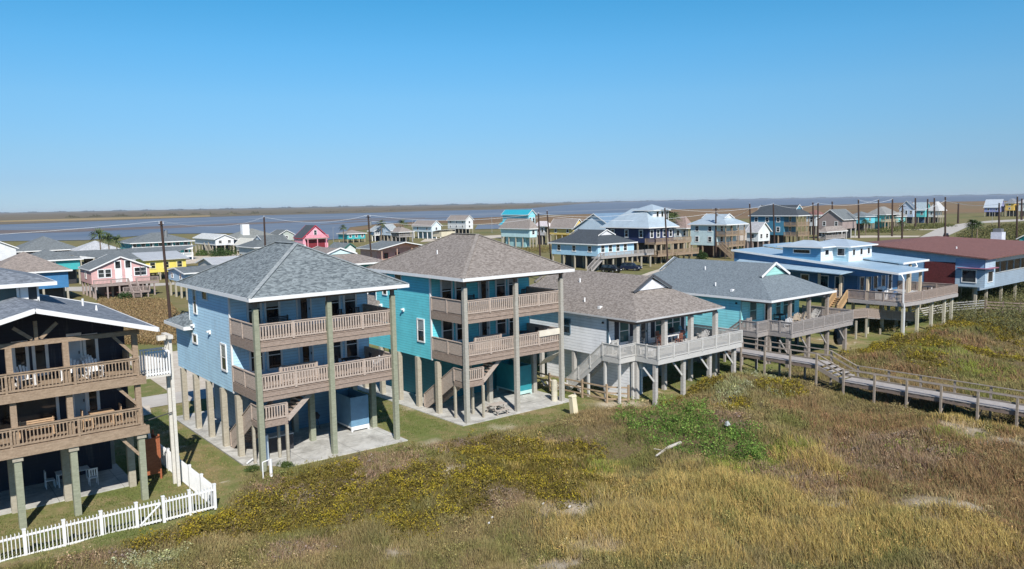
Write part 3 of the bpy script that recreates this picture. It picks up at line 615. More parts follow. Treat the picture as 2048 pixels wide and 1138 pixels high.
# ------------------------------------------------------------ left house: dark siding, gabled porch, brown decks
NAVY = siding((.012, .016, .035), .2); SH_H0 = shingle((.12, .14, .165), (.27, .30, .34)); CHAR = plain('charcoal', (.04, .043, .05))
def navy_house():
    o = thing('beach_house', 'three level navy house with brown decks and open gable truss, leftmost in front', 'house', (4, 50, 0))
    x0, x1, Y, wy = -1.6, 9.9, 42.7, 45.6; f1, f2 = 4.0, 6.58; cx_ = 5.0 - .9
    m_ = MB(); m_.box(x0, x1, wy, 54, f1 - .3, 8.9); w_ = m_.build('wall', NAVY, o)
    m_ = MB(); m_.add([(.2, wy + .01, 8.9), (9.9, wy + .01, 8.9), (5.3, wy + .01, 10.3), (.2, 54, 8.9), (9.9, 54, 8.9), (5.3, 54, 10.3)], [(0, 1, 2), (5, 4, 3), (0, 3, 4, 1), (1, 4, 5, 2), (2, 5, 3, 0)]); m_.build('gable_wall', NAVY, w_)
    gable(o, .1, 10.6, 41.5, 55, 8.93, 10.42, 'y', SH_H0, WHITE, .12)
    m_ = MB(); m_.box(-3, .06, 42.5, 55, 8.9, 9.03); m_.build('side_roof', SH_H0, o)
    m_ = MB(); m_.box(1.2, 6.4, 48.6, 54.5, 9.2, 11.12); d_ = m_.build('clerestory', CHAR, o)
    m_ = MB(); m_.box(1.2, 6.45, 48.50, 48.597, 9.9, 10.30); m_.box(6.405, 6.5, 48.5, 54.5, 9.4, 11.1); m_.box(1.2, 6.45, 48.50, 48.597, 11.0, 11.12)
    for q in (1.25, 2.6, 4.05, 5.55): m_.box(q - .08, q + .08, 48.5, 48.597, 10.301, 10.999)
    m_.box(5.6, 6.0, 48.5, 48.59, 10.302, 10.998); m_.build('window_frame', WHITE, d_)
    m_ = MB(); m_.box(1.3, 5.5, 48.55, 48.596, 10.31, 10.99); m_.build('pane', plain('teal_glass', (.03, .08, .09), .1), d_)
    hip(o, .4, 7.25, 47.9, 55.2, 11.25, 12.3, 'y', 3.3, SH_H0, WHITE, .2, name='upper_roof')
    for k, px in enumerate((-.9, 1.7, 4.28, 6.62, 9.72)):
        m_ = MB(); m_.post(px, Y, 0, 3.3, .3); pp = m_.build('stilt', POSTG if k > 1 else STILT, o)
        m_ = MB(); m_.box(px - .22, px + .22, Y - .22, Y + .22, 3.302, 3.52); m_.build('post_cap', STILT, pp)
        m_ = MB(); m_.post(px, Y, f1, 6.1, .26); m_.post(px, Y, f2, 8.7, .26); m_.build('porch_post', BROWN, o)
        m_ = MB(); m_.post(px, wy - .35, 0, f1 - .4, .34); m_.build('stilt', STILT, o)
        m_ = MB(); m_.post(px, 50, 0, f1 - .3, .3); m_.build('stilt', STILT, o)
    for fl, b0, b1_ in ((f1, 3.52, 3.82), (f2, 6.14, 6.52)):
        m_ = MB(); m_.box(x0, 9.95, Y - .28, wy - .003, fl - .06, fl); d_ = m_.build('deck', BROWN, o)
        m_ = MB(); m_.box(x0, 10.1, Y - .3, Y - .1, b0, fl - .065); m_.box(9.8, 10.0, Y - .09, wy - .01, b0, fl - .065)
        for q in (43.3, 44, 44.7): m_.box(x0, 9.79, q, q + .06, b0 + .1, fl - .065)
        m_.build('deck_beam', BROWN, d_)
        m_ = MB(); rail(m_, (x0, Y - .2, fl), (9.75, Y - .2, fl), .95, .155, .05, 2.6, .1); m_.build('railing', BROWN, o)
        m_ = MB(); rail(m_, (9.8, Y - .1, fl), (9.8, 43.1 if fl > 5 else wy - .1, fl), .95, .155, .06, 2.4, .12, ends=(1, 1)); m_.build('railing', BROWN, o)
        if fl > 5: m_ = MB(); rail(m_, (9.8, 44.6, fl), (9.8, wy - .08, fl), .95, .155, .06, 2.4, .12); m_.build('railing', BROWN, o)
    m_ = MB(); m_.box(x0, 9.95, Y - .12, Y + .12, 8.702, 8.92); bm = m_.build('porch_beam', BROWN, o)
    for a, b_ in (((4.55, 9.62), (5.28, 9.0)), ((5.45, 9.85), (5.45, 8.93)), ((6.35, 9.68), (5.62, 9.0))):
        m_ = MB(); m_.bar((a[0], Y, a[1]), (b_[0], Y, b_[1]), .14, .16); m_.build('truss_strut', BROWN, o)
    for z in (8.7, 6.12, 3.5):
        m_ = MB(); m_.bar((8.75, Y - .02, z), (9.62, Y - .02, z - 1.1 + (.1 if z > 4 else -.0)), .12, .14); m_.build('brace', BROWN, o)
    for a, b_ in ((4.86, 5.3), (5.72, 6.16), (8.02, 8.46), (2.2, 2.9)):
        win(o, 'y', wy, a, b_, f2 + .25, f2 + 1.85, tw=.14, sash=False)
    door(o, wy, 7.25, 7.75, f2 + .05, f2 + 2.0, plain('pale_door', (.5, .55, .6)), 0)
    door(o, wy, 7.3, 7.8, f1 + .05, f1 + 2.0, plain('grey_blue_door', (.36, .42, .46)), 0)
    for a, b_ in ((3.6, 6.45), (7.98, 8.35), (.6, 2.3)): win(o, 'y', wy, a, b_, f1 + .25, f1 + 1.7, tw=.14, sash=False)
    m_ = MB(); m_.tube((8.9, 50.5, 9.5), (8.9, 50.5, 9.95), .06); m_.tube((9.15, 48.2, 9.4), (9.15, 48.2, 9.75), .08, .03); m_.build('roof_vent', WHITE, o)
    m_ = MB(); m_.box(-1.5, 9.5, 49.0, 53.6, .062, f1 - .32); m_.build('store_or_shade_box', NAVY, o)
navy_house()
slab([(-6, 45.1), (9.9, 45.35), (9.9, 55), (-6, 55)], '')
def picket(name, label, pts, gate=None):
    """white picket fence along pts; gate = (x0, x1) is a gap left for the gate"""
    o = thing(name, label, 'fence', (*pts[0], 0))
    for (xa, ya), (xb, yb) in zip(pts, pts[1:]):
        L = math.hypot(xb - xa, yb - ya); n = int(L / 2.25) + 1; dx, dy = (xb - xa) / L, (yb - ya) / L
        for k in range(n):
            s0, s1 = L * k / n, L * (k + 1) / n; m_ = MB(); xa_, ya_ = xa + dx * s0, ya + dy * s0
            for z in (.14, 1.02): m_.bar((xa_, ya_, z), (xa + dx * s1, ya + dy * s1, z), .045, .09)
            q = s0 + .14
            while q < s1 - .08:
                px, py = xa + dx * q, ya + dy * q; m_.bar((px - dx * 0, py, .06), (px, py, 1.19), .112 if abs(dx) > .5 else .03, .03 if abs(dx) > .5 else .112); q += .15
            m_.build('picket_panel', WHITE, o)
        for k in range(n + 1):
            if k == n and (xb, yb) != pts[-1]: continue
            px, py = xa + dx * L * k / n, ya + dy * L * k / n; m_ = MB(); m_.post(px, py, 0, 1.28, .13); m_.box(px - .08, px + .08, py - .08, py + .08, 1.282, 1.32); m_.build('fence_post', WHITE, o)
    return o
picket('picket_fence', 'white picket fence running along the lawn in front of the navy house', [(-6, 38.75), (3.9, 38.8), (8.42, 38.82)])
picket('picket_fence', 'white picket fence turning the corner and running back beside the cargo lift', [(9.62, 38.82), (12.05, 38.84), (11.95, 50.4)])
g_ = thing('picket_gate', 'white picket gate with diagonal brace in the front fence', 'gate', (9, 38.82, 0))
m_ = MB()
for z in (.16, 1.0): m_.bar((8.52, 38.82, z), (9.5, 38.82, z), .05, .09)
m_.bar((8.55, 38.77, .18), (9.47, 38.77, .98), .03, .08); m_.build('gate_frame', WHITE, g_)
m_ = MB()
for k in range(6): u = 8.6 + k * .165; m_.bar((u, 38.82, .08), (u, 38.82, 1.18), .098, .03)
m_.build('pickets', WHITE, g_)
m_ = MB(); m_.box(9.42, 9.5, 38.70, 38.76, .75, .86); m_.build('latch', BLACK, g_)
# cargo lift: two tall white posts, a white basket at deck height, cross head
o = thing('cargo_lift', 'tall twin pole cargo lift with white slatted basket beside the upper deck', 'lift', (11.6, 43.8, 0))
PALE = wood((.55, .52, .46), (.72, .69, .62))
for q in ((11.6, 44.1), (11.66, 43.55)):
    m_ = MB(); m_.post(q[0], q[1], 0, 8.15, .16); m_.build('mast', PALE, o)
m_ = MB(); m_.box(11.5, 11.75, 43.2, 44.5, 8.152, 8.35); m_.box(11.1, 11.5, 43.7, 43.95, 8.05, 8.3); m_.build('cross_head', PALE, o)
m_ = MB()
for z in (6.36, 7.5): m_.box(10.3, 11.48, 43.25, 43.31, z, z + .09); m_.box(10.3, 11.48, 44.3, 44.36, z, z + .09); m_.box(11.42, 11.48, 43.312, 44.298, z, z + .09)
for k in range(9): u = 10.32 + k * .14; m_.box(u, u + .08, 43.2, 43.248, 6.3, 7.56); m_.box(u, u + .08, 44.362, 44.4, 6.3, 7.56)
for k in range(6): u = 43.36 + k * .15; m_.box(11.481, 11.52, u, u + .09, 6.3, 7.56)
m_.build('basket', WHITE, o)
m_ = MB(); m_.box(10.28, 11.5, 43.18, 44.4, 6.2, 6.28); m_.build('platform', PALE, o)
m_ = MB(); m_.tube((11.6, 43.8, 8.2), (10.9, 43.8, 6.28), .012, n=5); m_.tube((9.9, 43.9, 3.75), (11.7, 43.9, 4.05), .03, n=6); m_.build('cable', BLACK, o)
# outdoor shower by the navy house
o = thing('outdoor_shower', 'red brown wooden outdoor shower box under the corner of the navy house', 'shower', (10.85, 45.8, 0))
RED = wood((.26, .075, .03), (.42, .14, .06))
m_ = MB(); m_.box(10.5, 11.2, 45.4, 45.45, .35, 2.4); m_.box(11.15, 11.2, 45.452, 46.6, .35, 2.4); m_.box(10.5, 10.55, 45.452, 46.6, .35, 2.4); m_.build('panel', RED, o)
for q in ((10.46, 45.44), (11.25, 45.44), (11.25, 46.6)):
    m_ = MB(); m_.post(q[0], q[1], 0, 2.55, .09); m_.build('post', RED, o)

# ------------------------------------------------------------ blue house with metal roofs
def blue_house():
    o = thing('beach_house', 'blue house with pale metal roofs, clerestory and a big deck with white chairs', 'house', (86, 45, .5))
    BL = siding((.06, .175, .34), .24); LB = siding((.22, .50, .66), .24); MR = ribmetal((.42, .56, .66), 1, .5); X, Y, fl = 81., 37., 4.05
    zr = lambda y: 7.16 + .085 * (y - 37)
    m_ = MB(); m_.box(83.6, 93.4, 42.6, 56, fl - .5, 7.2); w_ = m_.build('wall', BL, o)
    m_ = MB(); x0, x1 = 80.7, 87.4; a, b_ = 36.8, 57.
    m_.hexa([(x0, a, zr(a) - .12), (x1, a, zr(a) - .12), (x1, b_, zr(b_) - .12), (x0, b_, zr(b_) - .12), (x0, a, zr(a)), (x1, a, zr(a)), (x1, b_, zr(b_)), (x0, b_, zr(b_))]); r_ = m_.build('roof', MR, o)
    m_ = MB(); m_.box(x0, x1 + .02, a - .06, a - .003, zr(a) - .2, zr(a) + .02); m_.bar((x0 - .03, a, zr(a) - .08), (x0 - .03, b_, zr(b_) - .08), .05, .22); m_.build('fascia', WHITE, r_)
    x2, x3, a2 = 87.4, 93.8, 39.4
    m_ = MB(); m_.hexa([(x2, a2, zr(a2) + .15), (x3, a2, zr(a2) + .15), (x3, b_, zr(b_) + .1), (x2, b_, zr(b_) + .1), (x2, a2, zr(a2) + .3), (x3, a2, zr(a2) + .3), (x3, b_, zr(b_) + .3), (x2, b_, zr(b_) + .3)]); r2 = m_.build('side_roof', MR, o)
    m_ = MB(); m_.box(x2, x3 + .02, a2 - .06, a2 - .003, zr(a2) + .1, zr(a2) + .32); m_.build('fascia', WHITE, r2)
    m_ = MB(); a, b_ = 37.2, 56.8; m_.add([(81.0, a, 7.0), (81.0, 40, 6.55), (81.0, b_, 6.55), (81.0, b_, zr(b_) - .13), (81.0, a, zr(a) - .13), (81.15, a, 7.0), (81.15, 40, 6.55), (81.15, b_, 6.55), (81.15, b_, zr(b_) - .13), (81.15, a, zr(a) - .13)],
        [(4, 3, 2, 1, 0), (5, 6, 7, 8, 9), (0, 1, 6, 5), (1, 2, 7, 6), (2, 3, 8, 7), (3, 4, 9, 8), (4, 0, 5, 9)]); m_.build('eave_wall', BL, o)
    m_ = MB(); m_.hexa([(79.6, 42.4, 6.72), (80.99, 41.6, 6.98), (80.99, 56, 7.65), (79.6, 56, 7.2), (79.6, 42.4, 6.8), (80.99, 41.6, 7.06), (80.99, 56, 7.73), (79.6, 56, 7.28)]); m_.build('lower_roof', MR, o)
    # clerestory
    for (xa, xb, ya, yb, nm) in ((84.2, 89.5, 44, 49, 'clerestory'), (81.5, 84.19, 45.8, 50.5, 'clerestory')):
        m_ = MB(); m_.box(xa, xb, ya, yb, 7.6, 9.5); c_ = m_.build(nm, siding((.42, .62, .70), .24) if xa > 84 else siding((.13, .34, .54), .24), o)
        m_ = MB(); m_.box(xa - .02, xb, ya - .03, ya - .003, 7.7, 9.49); fw_ = m_.build('front_face', plain('white_panel', (.66, .70, .72)), c_)
        hip(c_, xa - .45, xb + .55, ya - .45, yb + .4, 9.5, 10.15, 'y', 2.2, ribmetal((.55, .64, .70), 0, .4), WHITE, .14)
    for a in (85.0, 86.7, 88.4): win(o, 'y', 43.97, a, a + .55, 8.45, 9.1, sash=False, tw=.06)
    win(o, 'y', 45.77, 82.3, 83.1, 8.55, 9.1, sash=False, tw=.08); win(o, 'x', 84.2, 44.45, 45.25, 8.45, 9.2, sash=False, tw=.08); win(o, 'x', 81.5, 47.1, 49.1, 8.75, 9.1, sash=False, tw=.08)
    # porch
    for px, py in ((81.15, 40.2), (81.15, 43.2), (81.15, 45.7), (84.2, 37.4), (87.1, 37.4), (89.8, 39.7)):
        m_ = MB(); m_.post(px, py, fl, zr(py) - .2 if px < 88 else 7.4, .24); m_.build('porch_post', wood((.46, .37, .26), (.62, .53, .40)), o)
    m_ = MB(); m_.box(X, 93.3, 36.4, 42.59, fl - .06, fl); m_.box(X, 83.59, 42.6, 49, fl - .06, fl); m_.add([(81.0, 36.39, fl - .06), (84.3, 36.0, fl - .06), (93.3, 36.0, fl - .06), (93.3, 36.39, fl - .06), (81.0, 36.39, fl), (84.3, 36.0, fl), (93.3, 36.0, fl), (93.3, 36.39, fl)], [(0, 1, 2, 3), (4, 7, 6, 5), (0, 4, 5, 1), (1, 5, 6, 2)]); d_ = m_.build('deck', GREYD, o)
    m_ = MB(); m_.box(84.3, 93.35, 35.93, 35.99, fl - .38, fl - .01); m_.box(80.93, 80.99, 36.4, 42.2, fl - .38, fl - .01); m_.bar((81, 36.36, fl - .2), (84.3, 35.96, fl - .2), .05, .36); m_.box(93.31, 93.36, 36.0, 42.5, fl - .38, fl - .01); m_.build('fascia_board', GREYD, d_)
    RW = wood((.26, .20, .165), (.43, .35, .30))
    m_ = MB(); rail(m_, (84.35, 36.03, fl), (93.25, 36.03, fl), 1.0, .13, .06, 1.8, .12, cap=.14); rail(m_, (81.05, 36.42, fl), (84.25, 36.03, fl), 1.0, .13, .06, 1.8, .12, cap=.14, ends=(1, 0)); m_.build('railing', RW, o)
    m_ = MB(); rail(m_, (81.05, 36.5, fl), (81.05, 42.3, fl), 1.0, .13, .06, 1.9, .12, cap=.14, ends=(0, 1)); m_.build('railing', RW, o); m_ = MB(); rail(m_, (81.05, 43.6, fl), (81.05, 48.5, fl), 1.0, .13, .06, 1.9, .12, cap=.14); m_.build('railing', RW, o)
    m_ = MB(); rail(m_, (93.25, 36.1, fl), (93.25, 42.5, fl), 1.0, .13, .06, 1.9, .12, cap=.14, ends=(0, 1)); m_.build('railing', RW, o)
    s1, s2 = MB(), MB(); flight(s1, s2, (78.9, 42.95, 2.6), (80.95, 42.95, fl), 1.15, 'x'); st = s1.build('steps', LUMBER, o); s2.build('stringer', LUMBER, st)
    m_ = MB(); rail(m_, (78.9, 42.3, 2.6), (80.9, 42.3, fl), .95, .13, .06, 2, .1); m_.build('stair_railing', LUMBER, o); m_ = MB(); rail(m_, (78.9, 43.6, 2.6), (80.9, 43.6, fl), .95, .13, .06, 2, .1); m_.build('stair_railing', LUMBER, o)
    # lower ramp between the two decks
    m_ = MB(); m_.box(76.6, 78.88, 39.5, 44, 2.5, 2.58); m_.hexa([(78.885, 39.0, 2.44), (79.0, 40.6, 2.44), (89.6, 40.6, .95), (89.6, 39.0, .95), (78.885, 39.0, 2.52), (79.0, 40.6, 2.52), (89.6, 40.6, 1.03), (89.6, 39.0, 1.03)]); rp = m_.build('ramp', GREYD, o)
    m_ = MB(); rail(m_, (76.7, 39.45, 2.55), (78.9, 39.0, 2.5), 1.0, .12, .07, 2, .12); rail(m_, (78.95, 38.98, 2.5), (89.5, 38.98, 1.0), 1.0, .12, .07, 1.9, .12, ends=(0, 1)); rail(m_, (76.62, 39.6, 2.55), (76.62, 43.9, 2.55), 1.0, .12, .07, 2, .12); m_.build('ramp_railing', RW, rp)
    for px in (76.8, 78.9, 82, 85.2, 88):
        m_ = MB(); m_.post(px, 39.12, 0, 1.0 if px > 80 else 2.4, .16); m_.build('ramp_post', STILT, o)
    for px in (81.3, 84.6, 88, 91.2, 93.1):
        for py in (36.5, 40.2, 43.5, 49):
            m_ = MB(); m_.post(px, py, 0, fl - .4 if py < 42 else fl - .52, .27); m_.build('stilt', wood((.42, .39, .30), (.58, .55, .44)), o)
    for a in (84.2, 85.8, 87.3, 89.2): win(o, 'y', 42.6, a, a + .8, fl + .5, fl + 2.0, sash=False, tw=.1)
    door(o, 42.6, 90.8, 91.7, fl + .02, fl + 2.1, WHITE, .6)
    for a in (44.2, 46.0, 48.4): win(o, 'x', 83.6, a, a + .9, fl + .5, fl + 2.0, sash=False, tw=.1)
    m_ = MB(); m_.tube((80.75, 36.72, 6.98), (80.75, 36.72, 7.0), .06); m_.bar((81.2, 36.76, 7.0), (80.75, 36.3, 6.55), .1, .1); m_.bar((80.75, 36.3, 6.6), (80.72, 36.25, 4.1), .12, .12); m_.bar((80.72, 36.25, 4.15), (80.9, 36.2, 3.5), .12, .12); m_.bar((80.9, 36.2, 3.55), (80.9, 36.2, .3), .13, .13); m_.build('downspout', WHITE, o)
    m_ = MB(); m_.bar((90.2, 39.3, 7.5), (90.0, 39.0, 7.1), .1, .1); m_.bar((90.0, 39.0, 7.1), (89.3, 39.4, 6.95), .1, .1); m_.build('gutter', WHITE, o)
blue_house()
# ------------------------------------------------------------ house with the long brown roof, right edge
def brown_roof_house():
    o = thing('beach_house', 'long blue and brick house with a brown shingle roof at the right edge', 'house', (115, 45, .6))
    BR = shingle((.15, .066, .055), (.24, .112, .095), .9, 1.6); B1 = siding((.20, .36, .54), .22); B2 = siding((.42, .54, .64), .22); X, Y = 102., 36.4
    v = [(X - .5, 35.9, 7.45), (138, 36.4, 7.45), (138, 64, 7.45), (X - .5, 64, 7.45), (X - .5, 50, 8.68), (121.5, 50, 9.0)]
    m_ = MB(); vv = v + [(p[0], p[1], p[2] - .14) for p in v]
    m_.add(vv, [(0, 1, 5, 4), (1, 2, 5), (2, 3, 4, 5), (6, 10, 11, 7), (7, 11, 8), (8, 11, 10, 9), (0, 6, 7, 1), (1, 7, 8, 2), (2, 8, 9, 3), (3, 9, 10, 4), (4, 10, 6, 0)]); r_ = m_.build('roof', BR, o)
    m_ = MB(); m_.box(X, 105, Y, 62, 3.9, 7.3); m_.box(105.01, 138, 38.5, 62, 3.4, 7.28); w_ = m_.build('wall', B1, o)
    m_ = MB(); m_.add([(X + .01, 36.5, 7.3), (X + .01, 62, 7.3), (X + .01, 50, 8.5), (X + .2, 36.5, 7.3), (X + .2, 62, 7.3), (X + .2, 50, 8.5)], [(0, 2, 1), (3, 4, 5), (0, 1, 4, 3), (1, 2, 5, 4), (2, 0, 3, 5)]); m_.build('gable_wall', B2, w_)
    m_ = MB(); m_.box(X - .05, X - .003, 39.7, 62, 6.78, 7.3); m_.box(X - .05, 105.03, Y - .05, Y - .003, 3.9, 7.3); m_.box(X - .04, X - .003, Y, 39.65, 3.9, 5.9); m_.build('pale_cladding', B2, w_)
    m_ = MB(); m_.box(X - .06, X - .003, 39.7, 43.3, 3.9, 6.776); m_.build('brick_panel', plain('dark_red_brick', (.10, .018, .020), .9, 0, .35, 6), w_)
    m_ = MB(); m_.box(105.02, 138, 37.6, 38.497, 6.5, 6.98); m_.build('white_beam', WHITE, o)
    m_ = MB(); m_.box(105.05, 138, 38.3, 38.49, 3.1, 4.85); m_.build('apron_wall', siding((.30, .38, .46), .22), w_)
    for k in range(12): a = 105.6 + k * 2.4; win(o, 'y', 38.48, a, a + 2.0, 5.0, 6.3, sash=False, tw=.12, trim=plain('grey_trim', (.40, .42, .42)))
    win(o, 'x', X - .045, 37.35, 38.85, 4.5, 5.9, sash=False, tw=.1); win(o, 'y', Y - .055, 102.75, 104.2, 4.55, 5.75, sash=False, tw=.1)
    m_ = MB(); m_.box(X - .62, X - .06, 36.35, 39.3, 6.17, 6.24); m_.box(X - .62, 104.5, 35.75, 36.34, 6.17, 6.24); m_.build('awning', plain('faded_red_metal', (.34, .13, .19), .5), o)
    for px in (102.5, 106, 110, 115, 120, 126, 132):
        for py in (37.5 if px < 105 else 39, 44): m_ = MB(); m_.post(px, py, 0, 3.38 if px > 105 else 3.88, .28); m_.build('stilt', STILT, o)
    m_ = MB(); m_.box(130.5, 132, 44.5, 46, 7.6, 9.3); c_ = m_.build('chimney', plain('chimney_white', (.62, .66, .72)), o)
    m_ = MB(); m_.box(130.7, 131.8, 44.7, 45.8, 9.302, 9.8); m_.build('chimney_cap', plain('cap_grey', (.15, .16, .17)), c_)
    m_ = MB(); m_.tube((108, 42, 7.9), (108, 42, 8.35), .09); m_.build('roof_vent', WHITE, o)
brown_roof_house()
# ------------------------------------------------------------ boardwalk over the dune
def boardwalk():
    o = thing('boardwalk', 'weathered grey boardwalk with railings crossing the dune at the right', 'boardwalk', (55.4, 25, .5))
    BW = wood((.27, .25, .235), (.46, .43, .41)); RW = wood((.20, .165, .13), (.37, .315, .26)); xa, xb = 54.4, 56.35
    for (ya, yb, z) in ((30.75, 40.2, 2.38), (-14, 28.7, 1.5)):
        m_ = MB(); y = ya
        while y < yb - .05:
            m_.box(xa + random.uniform(-.03, .0), xb + random.uniform(0, .03), y, y + .135, z - .05 + random.uniform(0, .012), z); y += .15
        m_.build('deck_boards', BW, o)
        m_ = MB()
        for q in (xa + .02, (xa + xb) / 2, xb - .08): m_.box(q, q + .06, ya + .01, yb - .02, z - .32, z - .052)
        m_.build('joists', DARKW, o)
    s1, s2 = MB(), MB(); flight(s1, s2, (55.38, 28.65, 1.5), (55.38, 30.8, 2.38), 1.9, 'y', n=5, tread=.34); st = s1.build('steps', BW, o); s2.build('stringer', RW, st)
    for x, sd in ((xa - .02, 1), (xb + .02, -1)):
        for pts in ([(x, 40.2, 2.38), (x, 30.7, 2.38), (x, 28.6, 1.5), (x, -14, 1.5)],):
            m_ = MB()
            for p, q in zip(pts, pts[1:]):
                for h, hh in ((.86, .05), (.45, .12)): m_.bar(Vector(p) + Vector((0, 0, h)), Vector(q) + Vector((0, 0, h)), .12 if h > .8 else .04, hh)
            m_.build('railing', RW, o)
        ys_ = [39.5, 37.3, 35.1, 32.85, 30.65, 28.5, 26.2, 23.95, 21.7, 19.45, 17.2, 15, 12.8, 10.6, 8.4, 6.2, 4, 1.8, -.4, -2.6, -4.8, -7, -9.2, -11.4, -13.8]
        for y in ys_:
            z = 2.38 if y > 30 else 1.5; m_ = MB(); px = x - sd * .08; m_.post(px, y, hzf(px, y) - .4, z + .84, .13); m_.build('post', RW, o)
            if sd == 1 and y < 25: m_ = MB(); m_.bar((px + .1, y, z - .95), (px + .9, y, z - .36), .05, .1); m_.build('brace', RW, o)
boardwalk()
def steps_to_walk():
    o = thing('wooden_steps', 'grey wooden steps climbing onto the near end of the boardwalk', 'steps', (55.4, 42, .5))
    s1, s2 = MB(), MB(); flight(s1, s2, (55.38, 43.2, .55), (55.38, 40.25, 2.38), 1.6, 'y'); st = s1.build('treads', GREYD, o); s2.build('stringer', GREYD, o)
    m_ = MB(); rail(m_, (54.5, 43.2, .55), (54.5, 40.3, 2.38), .85, 0, mid=True); rail(m_, (56.3, 43.2, .55), (56.3, 40.3, 2.38), .85, 0, mid=True); m_.build('railing', GREYD, o)
steps_to_walk()
def railfence(name, label, pts, h=1.35, mat=None, n=3, z0=0., step=2.4, pw=.13):
    o = thing(name, label, 'fence', (*pts[0][:2], z0)); m_ = MB(); mat = mat or wood((.28, .20, .12), (.46, .34, .23))
    for p, q in zip(pts, pts[1:]):
        p, q = Vector(p), Vector(q); L = (q - p).length; k_ = max(1, round(L / step))
        for i in range(n): z = h * (i + .75) / n; m_.bar(p + Vector((0, 0, z)), q + Vector((0, 0, z)), .04, .11)
    m_.build('rails', mat, o)
    for p, q in zip(pts, pts[1:]):
        p, q = Vector(p), Vector(q); L = (q - p).length; k_ = max(1, round(L / step))
        for i in range(k_ + (tuple(q) == tuple(pts[-1]))): c_ = p + (q - p) * i / k_; m_ = MB(); m_.post(c_.x, c_.y, c_.z - .3, c_.z + h + .1, pw); m_.build('fence_post', mat, o)
    return o
railfence('rail_fence', 'brown post and rail fence between the turquoise house and the white cottage', [(42.2, 38.65, 0), (41.25, 39.95, 0), (41.0, 42.3, 0), (40.75, 45.8, 0), (40.75, 49.5, 0)], 1.35)
railfence('board_railing', 'pale grey four-rail railing rising behind the blue house deck posts', [(93.9, 41.5, .4), (97.3, 38.2, 1.3), (98, 34.9, 1.85)], 1.1, GREYW, 4, 0, 2.6)
railfence('board_railing', 'dim weathered railing half hidden in brush at the right edge', [(98.1, 34.8, 1.8), (102, 32.5, 1.45), (108, 30, 1.3), (116, 27, 1.2)], 1.0, DARKW, 3, 0, 2.6)
# ------------------------------------------------------------ furniture on decks and slabs
def adirondack(mat, label):
    o = thing('deck_chair', label, 'chair')
    m_ = MB()
    for k in range(5): m_.bar((-.24 + k * .12, -.30, .36), (-.24 + k * .12, .22, .28), .1, .025)
    m_.build('seat', mat, o)
    m_ = MB()
    for k in range(5): u = -.24 + k * .12; m_.bar((u, .2, .26), (u * 1.25, .48, .98 - abs(k - 2) * .07), .1, .025)
    m_.build('backrest', mat, o)
    for s_ in (-1, 1):
        m_ = MB(); m_.bar((s_ * .34, -.34, .56), (s_ * .34, .36, .56), .12, .03); m_.build('armrest', mat, o)
        m_ = MB(); m_.post(s_ * .32, -.28, 0, .545, .07); m_.build('leg', mat, o)
        m_ = MB(); m_.bar((s_ * .31, -.2, .3), (s_ * .31, .5, .03), .04, .1); m_.build('leg', mat, o)
    return o
def rocker(mat, label):
    o = adirondack(mat, label)
    for s_ in (-1, 1):
        m_ = MB(); m_.bar((s_ * .32, -.42, .06), (s_ * .32, .0, .0), .04, .05); m_.bar((s_ * .32, .0, .0), (s_ * .32, .6, .09), .04, .05); m_.build('rocker_rail', mat, o)
    return o
def table(mat, label, w=1.2, d=.75, h=.73):
    o = thing('table', label, 'table'); m_ = MB(); m_.box(-w / 2, w / 2, -d / 2, d / 2, h - .04, h); m_.build('tabletop', mat, o)
    for a in (-1, 1):
        for b_ in (-1, 1): m_ = MB(); m_.post(a * (w / 2 - .07), b_ * (d / 2 - .07), 0, h - .041, .06); m_.build('leg', mat, o)
    return o
def chair(mat, label):
    o = thing('chair', label, 'chair'); m_ = MB(); m_.box(-.22, .22, -.22, .22, .42, .46); m_.build('seat', mat, o)
    m_ = MB()
    for k in range(4): m_.box(-.2 + k * .115, -.14 + k * .115, .19, .22, .55, .9)
    m_.box(-.22, .22, .185, .225, .901, .97); m_.build('backrest', mat, o)
    for a in (-1, 1):
        for b_ in (-1, 1): m_ = MB(); m_.post(a * .2, b_ * .205, 0, .419 if b_ < 0 else .9, .035); m_.build('leg', mat, o)
    return o
def bench(mat, label, w=1.3):
    o = thing('bench', label, 'bench'); m_ = MB()
    for k in range(4): m_.box(-w / 2, w / 2, -.2 + k * .11, -.11 + k * .11, .42, .45)
    m_.build('seat', mat, o)
    m_ = MB()
    for k in range(4): m_.box(-w / 2, w / 2, .24, .265, .52 + k * .1, .59 + k * .1)
    m_.build('backrest', mat, o)
    for a in (-1, 1): m_ = MB(); m_.post(a * (w / 2 - .06), -.16, 0, .62, .06); m_.post(a * (w / 2 - .06), .285, 0, .95, .04); m_.bar((a * (w / 2 - .06), -.2, .64), (a * (w / 2 - .06), .3, .64), .07, .03); m_.build('side_frame', mat, o)
    return o
WP = plain('white_chair_paint', (.75, .75, .75), .5, 0, .04); TEAK = wood((.42, .26, .14), (.62, .43, .27)); TAN = plain('beige_plastic', (.62, .52, .40)); TERRA = plain('terracotta_wood', (.22, .085, .055))
f2, f1 = 6.59, 4.01
r0_ = rocker(WP, 'white rocking chair beside the left door on the navy house upper deck'); place(r0_, 5.0, 43.9, f2, 15)
for (x, y, a, l) in ((6.95, 43.95, -20, 'white rocking chair just left of the narrow pale door, navy house upper deck'), (7.95, 43.7, 10, 'white rocking chair in front of the pale door on the navy upper deck'), (8.15, 44.9, 30, 'white rocking chair against the wall at the right of the navy upper deck'), (3.6, 43.9, -10, 'white rocking chair at the left picture edge on the navy upper deck')):
    dup(r0_, (x, y, f2), a, l, 'rocking chairs on the navy house upper deck')
r0_['group'] = 'rocking chairs on the navy house upper deck'
